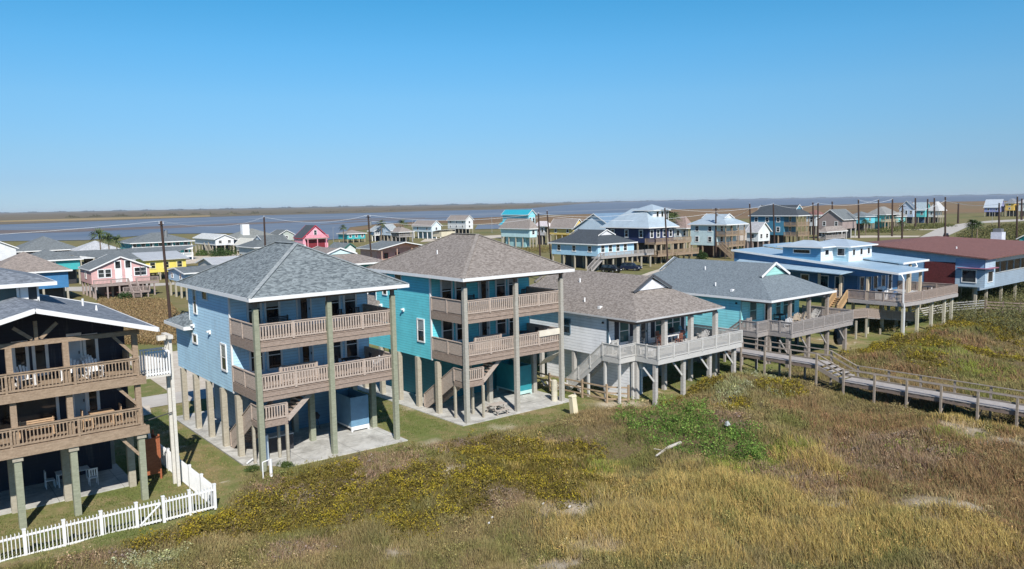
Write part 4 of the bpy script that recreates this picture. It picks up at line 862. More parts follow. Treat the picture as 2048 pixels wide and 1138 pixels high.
q = bench(TEAK, 'long tan wooden bench on the navy house lower deck', 1.5); place(q, 5.3, 43.9, f1, 180)
t_ = table(TEAK, 'small tan side table on the navy house lower deck', .8, .6, .6); place(t_, 6.3, 43.7, f1, 0)
c0 = chair(TEAK, 'tan wooden chair left of the round the corner table, navy lower deck'); c0['label'] = 'tan slatted chair beside the lower deck table, nearer the house middle'; place(c0, 7.5, 43.8, f1, 90)
dup(c0, (8.9, 43.9, f1), -90, 'tan slatted chair beside the lower deck table, nearer the corner post')
t_ = table(TEAK, 'tan rectangular table in the right bay of the navy lower deck', 1.1, .8, .73); place(t_, 8.2, 43.9, f1, 0)
c1 = chair(WP, 'white chair under the navy house, left end of the dining table'); place(c1, 6.2, 47.9, .06, 90)
dup(c1, (8.1, 46.8, .06), 180, 'white stool-like chair under the navy house, near the shaded dining table end')
t_ = table(WP, 'white table standing on the slab under the navy house', 1.6, .8, .74); place(t_, 7.3, 47.8, .06, 0)
# decks of the two tall houses
for (x0, nm) in ((16.05, 'light blue house'), (30.35, 'turquoise house')):
    fa, fb = (4.56, 7.46) if x0 < 20 else (4.58, 7.48)
    b_ = bench(FURN, f'dark bench under the left windows on the top balcony of the {nm}', 1.3); place(b_, x0 + 2.6, 45.6, fb, 0)
    b_ = chair(FURN, f'dark chair right of the door on the top balcony of the {nm}'); place(b_, x0 + 6.6, 45.3, fb, 20)
    dup(b_, (x0 + 7.7, 45.4, fb), -15, f'dark chair in the right corner of the top balcony, {nm}')
    t_ = table(FURN, f'dark table in the right half of the middle balcony, {nm}', 1.1, .7); place(t_, x0 + 6.9, 44.9, fa, 0)
    dup(b_, (x0 + 6.1, 44.9, fa), 90, f'dark chair left of the middle balcony table, {nm}')
    dup(b_, (x0 + 7.9, 44.6, fa), -100, f'dark chair right of the middle balcony table, {nm}')
    a_ = adirondack(WP if x0 < 20 else plain('pale_bluegrey', (.45, .52, .6)), f'pale lounge chair near the right end of the middle balcony, {nm}'); place(a_, x0 + 8.2, 43.7, fa, 160)
m_ = MB(); m_.box(-.9, .9, -.03, .03, 0, .03); 
tw_ = MB(); tw_.box(37.0, 39.2, 42.66, 42.80, 5.585, 5.63); tw_.box(37.0, 39.2, 42.615, 42.655, 5.2, 5.63); tag(tw_.build('beach_towel', plain('cream_towel', (.72, .66, .55)), None, (38, 42.7, 5.5)), 'cream towel hung over the middle balcony rail of the turquoise house', 'towel')
# ground items
def grill(x, y, z, label):
    o = thing('barbecue_grill', label, 'grill', (x, y, z)); m_ = MB(); m_.tube((x, y, z + .75), (x, y, z + .95), .22, .3, 12); m_.tube((x, y, z + .951), (x, y, z + 1.18), .3, .12, 12); m_.build('bowl', FURN, o)
    for k in range(3): a = k * 2.1; m_ = MB(); m_.bar((x + .1 * math.cos(a), y + .1 * math.sin(a), z + .76), (x + .28 * math.cos(a), y + .28 * math.sin(a), z), .03, .03); m_.build('leg', FURN, o)
grill(21.9, 48.3, .06, 'black kettle grill in the shade under the light blue house'); grill(49.9, 40.9, 3.45, 'black round grill on the white cottage deck beside the blue chair')
# picnic table on the turquoise house slab
o = thing('picnic_table', 'weathered wooden picnic table on the turquoise house slab', 'table', (33.3, 43.1, .06)); PW = wood((.36, .31, .26), (.54, .48, .42)); m_ = MB()
for k in range(5): m_.box(32.75, 34.05, 42.82 + k * .15, 42.95 + k * .15, .72, .76)
m_.build('tabletop', PW, o)
for y in (42.35, 43.7): m_ = MB(); m_.box(32.75, 34.05, y, y + .13, .43, .47); m_.box(32.75, 34.05, y + .15, y + .28, .43, .47); m_.build('bench_seat', PW, o)
for x in (32.95, 33.8):
    m_ = MB(); m_.bar((x, 42.5, .06), (x, 43.0, .715), .05, .1); m_.bar((x, 43.85, .06), (x, 43.35, .715), .05, .1); m_.box(x + .03, x + .07, 42.4, 43.95, .33, .425); m_.build('trestle', PW, o)
o = thing('concrete_cylinder', 'tall pale ribbed concrete cylinder on the slab corner of the turquoise house', 'cylinder', (38.75, 43.0, .06)); CY_ = concrete((.42, .38, .28), (.60, .56, .44)); m_ = MB()
for k in range(8): m_.tube((38.75, 43.0, .06 + k * .19), (38.75, 43.0, .245 + k * .19), .235, .228, 20, cap=True)
m_.build('drum', CY_, o, smooth=False); m_ = MB(); m_.tube((38.75, 43.0, 1.585), (38.75, 43.0, 1.68), .22, .12, 20); m_.build('lid', CY_, o); m_ = MB(); m_.tube((39.12, 42.75, .06), (39.12, 42.75, .75), .05, n=8); m_.build('standpipe', WHITE, o)
o = thing('utility_pedestal', 'tapered cream utility pedestal leaning on the lawn beyond the slab', 'utility box', (37.15, 39.15, 0)); CR = plain('cream_plastic', (.74, .66, .46), .5, 0, .06)
m_ = MB(); m_.hexa([(36.95, 38.95, -.1), (37.4, 38.95, -.1), (37.4, 39.35, -.1), (36.95, 39.35, -.1), (36.8, 39.0, 1.38), (37.2, 39.0, 1.38), (37.2, 39.36, 1.38), (36.8, 39.36, 1.38)]); m_.build('body', CR, o)
m_ = MB(); m_.hexa([(36.77, 38.97, 1.382), (37.23, 38.97, 1.382), (37.23, 39.39, 1.382), (36.77, 39.39, 1.382), (36.79, 39.0, 1.46), (37.2, 39.0, 1.5), (37.2, 39.36, 1.5), (36.79, 39.36, 1.46)]); m_.build('lid', CR, o)
o = thing('pvc_riser', 'white bent PVC riser pipe in the grass before the light blue house', 'pipe', (15.54, 41.5, 0)); m_ = MB(); m_.tube((15.54, 41.45, 0), (15.54, 41.45, .95), .035); m_.tube((15.54, 41.45, .95), (15.9, 41.5, 1.0), .035); m_.build('pipe', WHITE, o)
m_ = MB(); m_.tube((16.04, 41.56, 0), (16.04, 41.56, 1.0), .09, .08, 10); tag(m_.build('pvc_post', WHITE, None, (16.04, 41.56, 0)), 'thick white pipe post beside the bent riser pipe', 'pipe')
m_ = MB(); m_.tube((15.7, 44.3, .15), (16.4, 44.9, .2), .06); m_.tube((16.4, 44.9, .2), (16.4, 44.9, 1.1), .05); m_.build('drain', WHITE).name = 'drain_pipe'
dp = bpy.data.objects['drain_pipe']; tag(dp, 'white plastic drain pipe lying at the foot of the front left stilt', 'pipe')
m_ = MB(); m_.tube((16.85, 44.55, .06), (16.85, 44.55, 1.55), .27, .27, 16); hw = m_.build('tank', plain('tank_white_blue', (.55, .65, .74)), None, (16.85, 44.55, 0)); hw.name = 'water_tank'; tag(hw, 'pale upright water tank under the stair of the light blue house', 'tank')
m_ = MB(); m_.box(-.75, .75, -.4, .4, .06, 1.0); cb = thing('storage_bin', 'dark deck storage bin with pale lid in the shade by the stair post', 'bin'); m_.build('box', FURN, cb); m_ = MB(); m_.box(-.78, .78, -.43, .43, 1.002, 1.07); m_.build('lid', plain('bin_lid', (.42, .44, .44)), cb); place(cb, 18.3, 45.8, 0, 0)
m_ = MB(); a_, b_ = at(1312, 919), at(1364, 896); m_.tube((a_[0], a_[1], a_[2] + .22), ((a_[0] + b_[0]) / 2, (a_[1] + b_[1]) / 2 + .05, a_[2] + .36), .05, .10, 8); m_.tube(((a_[0] + b_[0]) / 2, (a_[1] + b_[1]) / 2 + .05, a_[2] + .36), (b_[0] - .15, b_[1], b_[2] + .38), .10, .09, 8); m_.tube((a_[0] + .9, a_[1] + .15, a_[2] + .3), (a_[0] + .5, a_[1] + .6, a_[2] + .4), .04, .02, 6); lg = m_.build('log', wood((.36, .33, .29), (.55, .51, .45)), None, a_); lg.name = 'driftwood_log'; tag(lg, 'pale bleached driftwood log lying in the dune grass', 'log')
# loose boards and clutter by the fence
o = thing('lumber_pile', 'pile of weathered boards and driftwood behind the rail fence', 'lumber pile', (39.9, 45, 0))
for k in range(16): x, y, a = random.uniform(40.9, 42.3), random.uniform(42.8, 47.5), random.uniform(-.5, .5) + 1.4; L = random.uniform(.8, 1.7); m_ = MB(); m_.bar((x - L * math.cos(a) / 2, y - L * math.sin(a) / 2, .1 + k * .03), (x + L * math.cos(a) / 2, y + L * math.sin(a) / 2, .15 + k * .045), random.uniform(.1, .2), .05); m_.build('board', GREYW if k % 3 else PW, o)
m_ = MB(); m_.add([(39.5, 44.8, 3.0), (42.0, 45.4, 3.2), (41.7, 46.6, 2.2), (39.9, 46.2, 2.1), (39.5, 44.8, 2.97), (42.0, 45.4, 3.17), (41.7, 46.6, 2.17), (39.9, 46.2, 2.07)], [(0, 1, 2, 3), (7, 6, 5, 4), (0, 4, 5, 1), (1, 5, 6, 2), (2, 6, 7, 3), (3, 7, 4, 0)])
sh_ = m_.build('shade_sail', plain('cream_canvas', (.62, .58, .5)), None, (40.5, 45.5, 2.5)); tag(sh_, 'cream shade sail slung between the turquoise house and white cottage', 'shade sail')
# white cottage deck
F3 = 3.451
t_ = table(WP, 'white topped patio table on the white cottage deck', 1.5, .8); place(t_, 49.0, 40.4, F3, 0)
c2 = chair(TERRA, 'reddish brown chair left of the white topped patio table'); place(c2, 47.8, 40.3, F3, 90)
for x, y, a, l in ((49.2, 39.6, 180, 'reddish brown chair in front of the white topped patio table'), (50.2, 40.2, -90, 'reddish brown chair right of the white topped patio table'), (48.6, 41.15, 0, 'reddish brown chair between the patio table and the cottage wall')): dup(c2, (x, y, F3), a, l)
a0 = adirondack(plain('teal_blue_plastic', (.06, .26, .36)), 'teal blue high-backed chair on the white cottage deck'); place(a0, 51.2, 40.6, F3 + .25, 20)
a1 = adirondack(GREYW, 'grey wooden lounge chair at the cottage deck near corner'); place(a1, 44.1, 40.4, F3, 200)
a2 = dup(a1, (52.0, 39.4, F3), 160, 'grey wooden lounge chair toward the right end of the white cottage deck')
t_ = table(WP, 'low white table behind the stair landing rail', .9, .6, .5); place(t_, 43.9, 38.2, F3, 0)
b_ = bench(GREYW, 'grey slatted bench along the white cottage front wall', 1.4); place(b_, 46.0, 41.2, F3, 0)
# turquoise cottage deck
a3 = adirondack(TAN, 'beige adirondack chair, left one of the pair on the turquoise cottage deck'); place(a3, 65.8, 39.4, F3, 150)
dup(a3, (66.8, 39.4, F3), 170, 'beige adirondack chair, right one of the pair on the turquoise cottage deck')
a4 = adirondack(WP, 'white reclining chair at the left of the turquoise cottage deck'); place(a4, 62.6, 38.3, F3, 150)
a5 = adirondack(GREYW, 'grey lounge chair near the right end of the turquoise cottage deck'); place(a5, 68.4, 38.9, F3, 200)
dup(a5, (69.2, 39.6, F3), 160, 'grey lounge chair in the far right corner of the turquoise cottage deck')
c5 = chair(FURN, 'dark chair under the windows of the turquoise cottage'); place(c5, 64.0, 40.2, F3, 30); t_ = table(FURN, 'dark table under the windows of the turquoise cottage', 1.2, .7); place(t_, 64.9, 40.4, F3, 0)
m_ = MB()
for k in range(6): m_.tube((70.9, 37.6, 1.95 - k * .12), (71.0, 38.0, 1.9 - k * .12), .55 - .04 * (k % 3), .55 - .04 * (k % 3), 14)
hs = m_.build('tarp', BLACK, None, (71, 37.8, 1)); hs.name = 'black_tarp_roll'; tag(hs, 'black rolled tarp hanging at the corner under the turquoise cottage deck', 'tarp')
# blue house deck
F5 = 4.051
a6 = adirondack(WP, 'white adirondack chair left of the deck table, blue metal-roofed house'); place(a6, 84.6, 37.4, F5, 150)
dup(a6, (88.6, 37.3, F5), 200, 'white adirondack chair right of the deck table, blue metal-roofed house')
t_ = table(WP, 'white square table between the white deck chairs', .9, .9, .6); place(t_, 86.2, 37.0, F5, 0)
a7 = adirondack(plain('mid_blue', (.08, .2, .4)), 'blue adirondack chair beside the corner downspout'); place(a7, 83.2, 38.6, F5, 160)
gc = thing('grill_cabinet', 'white covered grill cabinet behind the left deck rail of the blue house', 'grill', (82.2, 39.2, F5)); m_ = MB(); m_.box(81.6, 82.4, 38.6, 39.6, F5 + .1, F5 + 1.15); m_.build('cabinet', WP, gc); m_ = MB(); m_.tube((81.6, 39.1, F5 + 1.2), (82.4, 39.1, F5 + 1.2), .3, n=12); m_.build('hood', WP, gc)
t_ = table(FURN, 'long dark table along the far rail of the blue house deck', 1.6, .8, .8); place(t_, 91, 38.2, F5, 0)
# ------------------------------------------------------------ houses of the town behind
def bgh(name, label, x, y, xr, xl, yw, ye, yr=None, roof='hip', wall=(.6, .6, .6), rc=None, wood_=None, deck=0, nf=2, nl=2, left=None, right=None, trim=WHITE, stilts=True, low=None, fsc=WHITE, ov=.6, rmat=None, gab=None, two=False, zr=None, corner='l', glass=GLASS):
    """x, y = foot of the front corner in the survey photo; xr / xl = ends of the front and left faces (negative: metres)"""
    g_ = sum(wall) / 3; wall = tuple(v * .9 + g_ * .1 for v in wall)
    X, Y, _ = at(x, y, 0)
    if corner == 'r': X1 = X; Wd = -xr if xr < 0 else X1 - onY(xr, y, Y)[0]; X = X1 - Wd
    else: Wd = -xr if xr < 0 else onY(xr, y, Y)[0] - X
    D = -xl if xl < 0 else onX(xl, y, X)[1] - Y
    xx = X if corner == 'l' else X + Wd
    zw, ze = max(.05, zat(xx, Y, yw)), zat(xx, Y, ye)
    z_r = zr if zr else (zat(X + Wd / 2, Y + D / 2, yr) if yr else ze + 2)
    z_r = max(z_r, ze + .5)
    print('BG', name, 'X%.0f Y%.0f W%.1f D%.1f zw%.1f ze%.1f zr%.1f' % (X, Y, Wd, D, zw, ze, z_r))
    o = thing(name, label, 'house', (X + Wd / 2, Y + D / 2, 0)); S = siding(wall, .24)
    dk = deck
    m_ = MB(); m_.box(X, X + Wd, Y + dk, Y + D, zw, ze)
    m_.build('wall', S, o) if not gab else m_.build('wall', S, o)
    rm = rmat or shingle(rc, tuple(min(1, v * 1.7) for v in rc), .9, .8)
    if roof == 'hip': hip(o, X - ov, X + Wd + ov, Y - ov, Y + D + ov, ze + .02, z_r, 'y' if D > Wd else 'x', None, rm, fsc, .25)
    elif roof == 'dutch': hip(o, X - ov, X + Wd + ov, Y - ov, Y + D + ov, ze + .02, z_r, 'y' if D >= Wd else 'x', None, rm, fsc, .25, gablet=((z_r - ze) * .42, siding(gab or wall, .24)))
    elif roof in ('gy', 'gx'):
        gable(o, X - (ov if roof == 'gy' else .35), X + Wd + (ov if roof == 'gy' else .35), Y - (.35 if roof == 'gy' else ov), Y + D + (.35 if roof == 'gy' else ov), ze - .05, z_r, roof[1], rm, fsc, .15)
        m_ = MB(); e = .02; T = (lambda u, v, z: (u, v, z)) if roof == 'gy' else (lambda u, v, z: (v, u, z))
        a0, a1, b0, b1 = (X, X + Wd, Y + dk, Y + D) if roof == 'gy' else (Y + dk, Y + D, X, X + Wd); c_ = (a0 + a1) / 2; k = (z_r - ze) * .97
        m_.add([T(a0 + e, b0 + e, ze), T(a1 - e, b0 + e, ze), T(c_, b0 + e, ze + k), T(a0 + e, b1 - e, ze), T(a1 - e, b1 - e, ze), T(c_, b1 - e, ze + k)], [(0, 1, 2), (5, 4, 3), (0, 3, 4, 1), (1, 4, 5, 2), (2, 5, 3, 0)])
        m_.build('gable_wall', siding(gab, .24) if gab else S, o)
    elif roof == 'flat': m_ = MB(); m_.hexa([(X - ov, Y - ov, ze), (X + Wd + ov, Y - ov, ze), (X + Wd + ov, Y + D + ov, z_r - .15), (X - ov, Y + D + ov, z_r - .15), (X - ov, Y - ov, ze + .15), (X + Wd + ov, Y - ov, ze + .15), (X + Wd + ov, Y + D + ov, z_r), (X - ov, Y + D + ov, z_r)]); m_.build('roof', rm, o)
    wd = wood_ or STILT; low = low if low else ((.035, .035, .04) if zw > 1.8 and stilts else None)  # default near-black box added to stand in for shade under the house
    if stilts and zw > 1:
        nx_, ny_ = max(2, round(Wd / 3.2)), max(2, round(D / 3.4))
        for i in range(nx_ + 1):
            for j in range(ny_ + 1):
                m_ = MB(); m_.post(X + .2 + (Wd - .4) * i / nx_, Y + .2 + (D - .4) * j / ny_, 0, (zw if j * (D - .4) / ny_ + .2 > dk else zw - .3) - .005, .3); m_.build('stilt', wd, o)
    if low: m_ = MB(); m_.box(X + Wd * .25, X + Wd * .95, Y + dk + D * .2, Y + D * .9, .02, zw - .01); m_.build('store_or_shade_box', siding(low, .24), o)
    lv = [(zw, ze)] if not two else [(zw, (zw + ze) / 2), ((zw + ze) / 2, ze)]
    for a, b_ in lv:
        z0, z1 = a + (b_ - a) * .36, a + (b_ - a) * .80; ww = .95
        for k in range(nf):
            c_ = X + Wd * (k + .5) / nf; win(o, 'y', Y + dk, c_ - ww / 2, c_ + ww / 2, z0, z1, tw=.18, trim=trim, glass=glass)
        for k in range(nl):
            c_ = Y + dk + (D - dk) * (k + .5) / nl; win(o, 'x', X, c_ - ww / 2, c_ + ww / 2, z0, z1, tw=.18, trim=trim, glass=glass)
        if dk:
            m_ = MB(); m_.box(X, X + Wd, Y, Y + dk - .005, a - .3, a - .02); d_ = m_.build('deck', wd, o)
            m_ = MB(); rail(m_, (X + .05, Y + .05, a), (X + Wd - .05, Y + .05, a), 1., .3, .14, 2.6, .16); rail(m_, (X + .05, Y + .1, a), (X + .05, Y + dk - .1, a), 1., .3, .14, 2.6, .16, ends=(0, 1)); m_.build('railing', wd, o)
            for i in range(4): m_ = MB(); m_.post(X + .2 + (Wd - .4) * i / 3, Y + .2, a + .001, b_ - (.32 if b_ < ze else .03), .2); m_.build('porch_post', wd, o)
    if left or right:                      # an outdoor stair: (along x from X-offset)
        pass
    return o, X, Y, Wd, D, zw, ze, z_r
def stair_to(o, x, y, ztop, dx, dy, wdt=1.2, mat=STILT):
    s1, s2 = MB(), MB(); L = ztop * 1.3
    if dx: flight(s1, s2, (x + dx * L, y, .1), (x, y, ztop), wdt, 'x')
    else: flight(s1, s2, (x, y + dy * L, .1), (x, y, ztop), wdt, 'y')
    st = s1.build('steps', mat, o); s2.build('stringer', mat, st); m_ = MB()
    for s_ in (-1, 1):
        if dx: rail(m_, (x + dx * L, y + s_ * wdt / 2, .1), (x, y + s_ * wdt / 2, ztop), 1., .3, .1, 2, .12)
        else: rail(m_, (x + s_ * wdt / 2, y + dy * L, .1), (x + s_ * wdt / 2, y, ztop), 1., .3, .1, 2, .12)
    m_.build('stair_railing', mat, o)
GR, BRN, DK, TANR, SIL = (.12, .135, .14), (.20, .17, .15), (.045, .055, .065), (.22, .19, .17), ribmetal((.50, .60, .66), 0, .5)
WM = ribmetal((.62, .62, .60), 0, .5); LUM = wood((.34, .27, .18), (.50, .42, .30)); PINKW = wood((.24, .19, .17), (.42, .34, .31))
h = 'beach_house'
bgh(h, 'white gabled house at the left edge below the bay', 36, 548, -9, -10, 520, 497, 478, 'gy', (.72, .74, .76), WM and GR, corner='r', rmat=WM, nf=1, nl=0)
bgh(h, 'wide house with navy walls and dark grey hip roof near the bay', 160, 528, 38, -16, 514, 497.5, 472, 'hip', (.07, .10, .16), GR, corner='r', nf=5, nl=0, deck=2)
bgh(h, 'teal house with grey hip roof behind the pink house', 163, 568, -10, -11, 538, 517, 499, 'hip', (.02, .42, .43), GR, corner='r', nf=1, nl=0)
bgh(h, 'cobalt blue house with brown hip roof directly behind the navy house', 140, 600, -11, -11, 574, 539.5, 503, 'hip', (.025, .19, .43), BRN, corner='r', nf=0, nl=0, wood_=STILT)
bgh(h, 'white house with pale grey hip roof beside the two left palms', 240, 528, 161, -10, 514, 498, 481, 'hip', (.70, .72, .74), (.34, .35, .36), corner='r', nf=0, nl=0, deck=0)
b = bgh(h, 'pink gabled house on tall stilts with brown deck and stair', 186, 597, 303, 165, 569, 541, 512, 'gy', (.70, .40, .38), GR, nf=0, nl=1, wood_=PINKW, low=(.12, .05, .04), ov=.25)
o, X, Y, Wd, D, zw, ze, z_r = b
for a in (1.3, 2.6): win(o, 'y', Y, X + Wd * (a / 11), X + Wd * (a / 11) + .85, zw + 1.1, zw + 2.4, tw=.15)
for a in (8.1, 9.3): win(o, 'y', Y, X + Wd * (a / 11), X + Wd * (a / 11) + .85, zw + 1.1, zw + 2.4, tw=.15)
for a in (4.5, 6.4): win(o, 'y', Y, X + Wd * (a / 11), X + Wd * (a / 11) + .8, ze + .1, ze + 1.3, tw=.18, sash=False); door(o, Y, X + Wd * (a / 11), X + Wd * (a / 11) + .9, zw + .05, zw + 2.4, WHITE, 0)
m_ = MB(); m_.box(X - .3, X + Wd + .8, Y - 2.6, Y - .05, zw - .3, zw - .1); d_ = m_.build('deck', PINKW, o); m_ = MB(); rail(m_, (X - .2, Y - 2.5, zw - .1), (X + Wd * .55, Y - 2.5, zw - .1), 1., .2, .08, 2.4, .12); rail(m_, (X + Wd * .7, Y - 2.5, zw - .1), (X + Wd + .7, Y - 2.5, zw - .1), 1., .2, .08, 2.4, .12); m_.build('railing', PINKW, d_)
for k in range(6): m_ = MB(); m_.post(X + Wd * k / 5, Y - 2.4, 0, zw - .31, .22); m_.build('stilt', PINKW, o)
m_ = MB(); m_.box(X + Wd * .4, X + Wd * .85, Y - 5, Y - 2.65, zw * .35, zw * .42); m_.build('lower_landing', PINKW, o); m_ = MB(); rail(m_, (X + Wd * .4, Y - 5, zw * .42), (X + Wd * .85, Y - 5, zw * .42), 1., .2, .08, 2, .12); m_.build('landing_railing', PINKW, o)
for k in (.42, .82): m_ = MB(); m_.post(X + Wd * k, Y - 4.8, 0, zw * .345, .2); m_.build('landing_post', PINKW, o)
stair_to(o, X + Wd * .62, Y - 2.6, zw - .1, 0, -1, 1.2, PINKW)
bgh(h, 'yellow house with a white roof behind the small light blue shed house', 374, 556, 293, -8, 541, 517, 505, 'flat', (.80, .66, .09), None, corner='r', nf=3, nl=0, rmat=WM, trim=plain('cream', (.7, .62, .3)))
bgh(h, 'large teal and white two level house with grey hip roof and white balconies', 387, 519, 266, -14, 511, 481, 465, 'hip', (.03, .40, .42), GR, corner='r', nf=7, nl=0, deck=2.5, wood_=WHITE, two=True)
b = bgh('cottage', 'small light blue gabled house with grey roof, left of the light blue house', 373, 600, -14, 340, 566, 547, 531, 'gx', (.42, .60, .78), GR, nf=0, nl=2)
bgh('cottage', 'low building with a plain white metal roof behind the grey hip roof', 432, 575, -16, -10, 560, 531, 512, 'gx', (.5, .5, .48), None, rmat=WM, nf=0, nl=0, stilts=False)
b = bgh(h, 'white gabled house on stilts with a long outdoor stair near the bay', 432.5, 509, 469, 391, 491, 479, 468, 'gy', (.76, .77, .78), (.42, .43, .42), nf=2, nl=0, low=(.05, .07, .10), two=False); stair_to(b[0], b[1] - 1, b[2] + b[4] * .3, b[5], 0, -1, 1.3)
bgh('cottage', 'beige steep-roofed cottage with a black gable', 499, 515, 519, 474, 504, 492, 477, 'gy', (.62, .60, .50), (.55, .53, .46), nf=0, nl=1, gab=(.03, .035, .045), rmat=plain('beige_roof', (.60, .58, .50)))
b = bgh(h, 'house with a long grey hip roof and a white square chimney', 561, 500, 474, -14, 488, 474, 457, 'hip', (.60, .62, .62), (.17, .18, .17), corner='r', nf=4, nl=0)
m_ = MB(); m_.box(b[1] + 3, b[1] + 5.4, b[2] + 2, b[2] + 4, b[6] + .3, b[7] + 1.6); m_.build('chimney', WHITE, b[0])
bgh(h, 'dark grey roofed house with a small white porch gable', 607, 523, 512, -12, 506, 490, 470, 'dutch', (.55, .60, .62), (.10, .115, .12), corner='r', nf=4, nl=0, gab=(.66, .70, .72))
bgh('cottage', 'small green-grey house with a low gable left of the pink A-frame', 588, 492, 560, -9, 480, 469, 460, 'gy', (.45, .50, .45), (.10, .11, .11), corner='r', nf=1, nl=0)
b = bgh('a_frame_house', 'bright pink A-frame house with red trim and a dark roof', 607, 503, 657, 590, 499, 477, 451, 'gy', (.85, .36, .46), DK, nf=0, nl=0, fsc=plain('red_trim', (.55, .04, .07)), low=None, ov=.3)
o, X, Y, Wd, D, zw, ze, z_r = b
m_ = MB(); m_.box(X + .6, X + Wd - .6, Y - 1.5, Y - .03, ze - .3, ze); d_ = m_.build('balcony', PINKW, o); m_ = MB(); rail(m_, (X + .6, Y - 1.45, ze), (X + Wd - .6, Y - 1.45, ze), 1.1, .3, .1, 2.4, .15); m_.build('railing', plain('pink_rail', (.75, .30, .36)), d_)
m_ = MB(); m_.box(X + 1, X + Wd - 1.2, Y - .06, Y - .003, zw + .3, ze - .5); m_.build('porch_recess', plain('dark_red', (.20, .02, .03)), o); win(o, 'y', Y, X + Wd * .45, X + Wd * .55, ze + 1., ze + 2.6, tw=.15)
for k in (.12, .5, .86): m_ = MB(); m_.post(X + Wd * k, Y - 1.4, 0, ze - .31, .25); m_.build('porch_post', plain('pink_rail', (.75, .30, .36)), o)
bgh('cottage', 'house with a brown-grey Dutch gable roof and white gablet between the two tall houses', 770, 598, -12, -14, 565, 523, 495, 'dutch', (.05, .30, .33), (.19, .165, .15), corner='r', nf=0, nl=0, deck=2.2, wood_=WHITE, gab=(.62, .80, .80))
b = bgh(h, 'long low pink-gabled house with grey roof and red porch', 764, 532, 856, 722, 526, 499, 483.5, 'gy', (.62, .36, .30), GR, nf=0, nl=0, deck=2.5, wood_=plain('porch_tan', (.5, .33, .25)), gab=(.85, .52, .48), stilts=False, ov=1.)
for k in (.2, .45, .7, .9): win(b[0], 'y', b[2] + 2.5, b[1] + b[3] * k - .6, b[1] + b[3] * k + .5, b[5] + .6, b[5] + 2.2, sash=False, trim=plain('porch_red', (.35, .08, .07)))
bgh('cottage', 'small low house with green trimmed gable behind the pink-gabled house', 712, 520, 689, -9, 510, 498, 486, 'gy', (.66, .72, .68), GR, corner='r', nf=0, nl=0, fsc=plain('green_trim', (.03, .16, .12)))
b = bgh('cottage', 'small teal house with a tan roof and stair at the water edge', 731, 484, 695, -8, 477, 466, 460, 'hip', (.02, .44, .47), TANR, corner='r', nf=3, nl=0, wood_=LUM)
b = bgh(h, 'pale blue gabled house between two palms near the water', 750, 483, 780, 738, 470, 463, 452, 'gy', (.55, .68, .82), (.27, .30, .31), nf=2, nl=1, low=(.03, .05, .12), deck=1.5, wood_=WHITE)
bgh(h, 'pale blue wing with grey roof right of the pale blue gable', 796, 483, 782, -9, 470, 461, 448.5, 'gx', (.58, .70, .82), (.27, .30, .31), corner='r', nf=3, nl=0)
bgh('cottage', 'grey weathered house with grey roof left of the white terrace house', 826, 483, 799, -9, 472, 463, 453, 'hip', (.22, .20, .19), TANR, corner='r', nf=2, nl=0, deck=2, wood_=GREYD)
bgh(h, 'white and aqua house with white posts and a long brown-grey roof', 864, 478, 882.5, 827, 464, 453, 441.5, 'gy', (.66, .78, .82), TANR, nf=1, nl=2, low=(.18, .30, .34), wood_=WHITE)
bgh(h, 'white two level house with brown-grey roof standing by the marsh', 932, 467, 946.5, 896, 458, 441, 431, 'gy', (.74, .75, .74), TANR, nf=1, nl=3, low=(.02, .02, .025), two=True)
bgh(h, 'bright cyan house with a matching roof by the marsh', 1058, 480, 1071, 1006, 458, 430, 420, 'gy', (.22, .68, .80), None, rmat=plain('cyan_roof', (.04, .38, .48), .4), nf=2, nl=0)
bgh(h, 'pale aqua house with brown hip roof left of the twin power poles', 1060, 497, 1074, 1003, 475, 457.5, 437, 'hip', (.55, .80, .82), TANR, nf=1, nl=0, low=(.40, .66, .68), wood_=STILT)
bgh('cottage', 'small white house with a white awning behind the twin power poles', 1095, 490, 1101, 1073, 471, 452, 442, 'hip', (.66, .64, .66), (.5, .45, .46), nf=1, nl=2, deck=1.5)
bgh(h, 'yellow house with a tan gabled roof', 1148, 492, 1168, 1100, 470, 457, 438, 'gy', (.85, .62, .16), TANR, nf=0, nl=2, wood_=STILT, low=(.7, .5, .1))
bgh(h, 'tall pale blue gabled house with a blue metal roof', 1232, 520, -12, 1149, 490, 461, 427, 'gx', (.60, .74, .86), None, rmat=ribmetal((.24, .36, .48), 0, .5), nf=0, nl=1, glass=GLASS)
b = bgh(h, 'light blue cottage with dark Dutch gable roof and cars parked beneath', 1196, 540.5, 1268, 1104, 513, 488.5, 459, 'dutch', (.40, .66, .84), DK, nf=0, nl=3, gab=(.75, .75, .78), low=None, wood_=STILT)
o, X, Y, Wd, D, zw, ze, z_r = b
m_ = MB(); m_.box(X - 2, X + Wd + 3.4, Y - 3, Y - .05, zw - .3, zw); d_ = m_.build('deck', GREYD, o); m_ = MB(); rail(m_, (X - 2, Y - 2.9, zw), (X + Wd + 3.3, Y - 2.9, zw), 1., .2, .08, 2.4, .12); m_.build('railing', GREYD, d_)
for k in range(4): win(o, 'y', Y, X + 1 + k * 2.4, X + 2 + k * 2.4, zw + .9, zw + 2.3, tw=.16)
for k in range(6): m_ = MB(); m_.post(X - 1 + k * (Wd + 3.6) / 5, Y - 2.6, 0, zw - .31, .3); m_.build('stilt', STILT, o)
stair_to(o, X - .7, Y - 2, zw, -1, 0, 1.2, GREYD)
b = bgh(h, 'navy two level house with silver metal hip roof, dormer and large brown decks', 1297, 526, 1347, 1212, 486, 455, 417, 'hip', (.012, .025, .10), None, rmat=SIL, nf=4, nl=3, deck=0, wood_=LUM, ov=1.)
o, X, Y, Wd, D, zw, ze, z_r = b
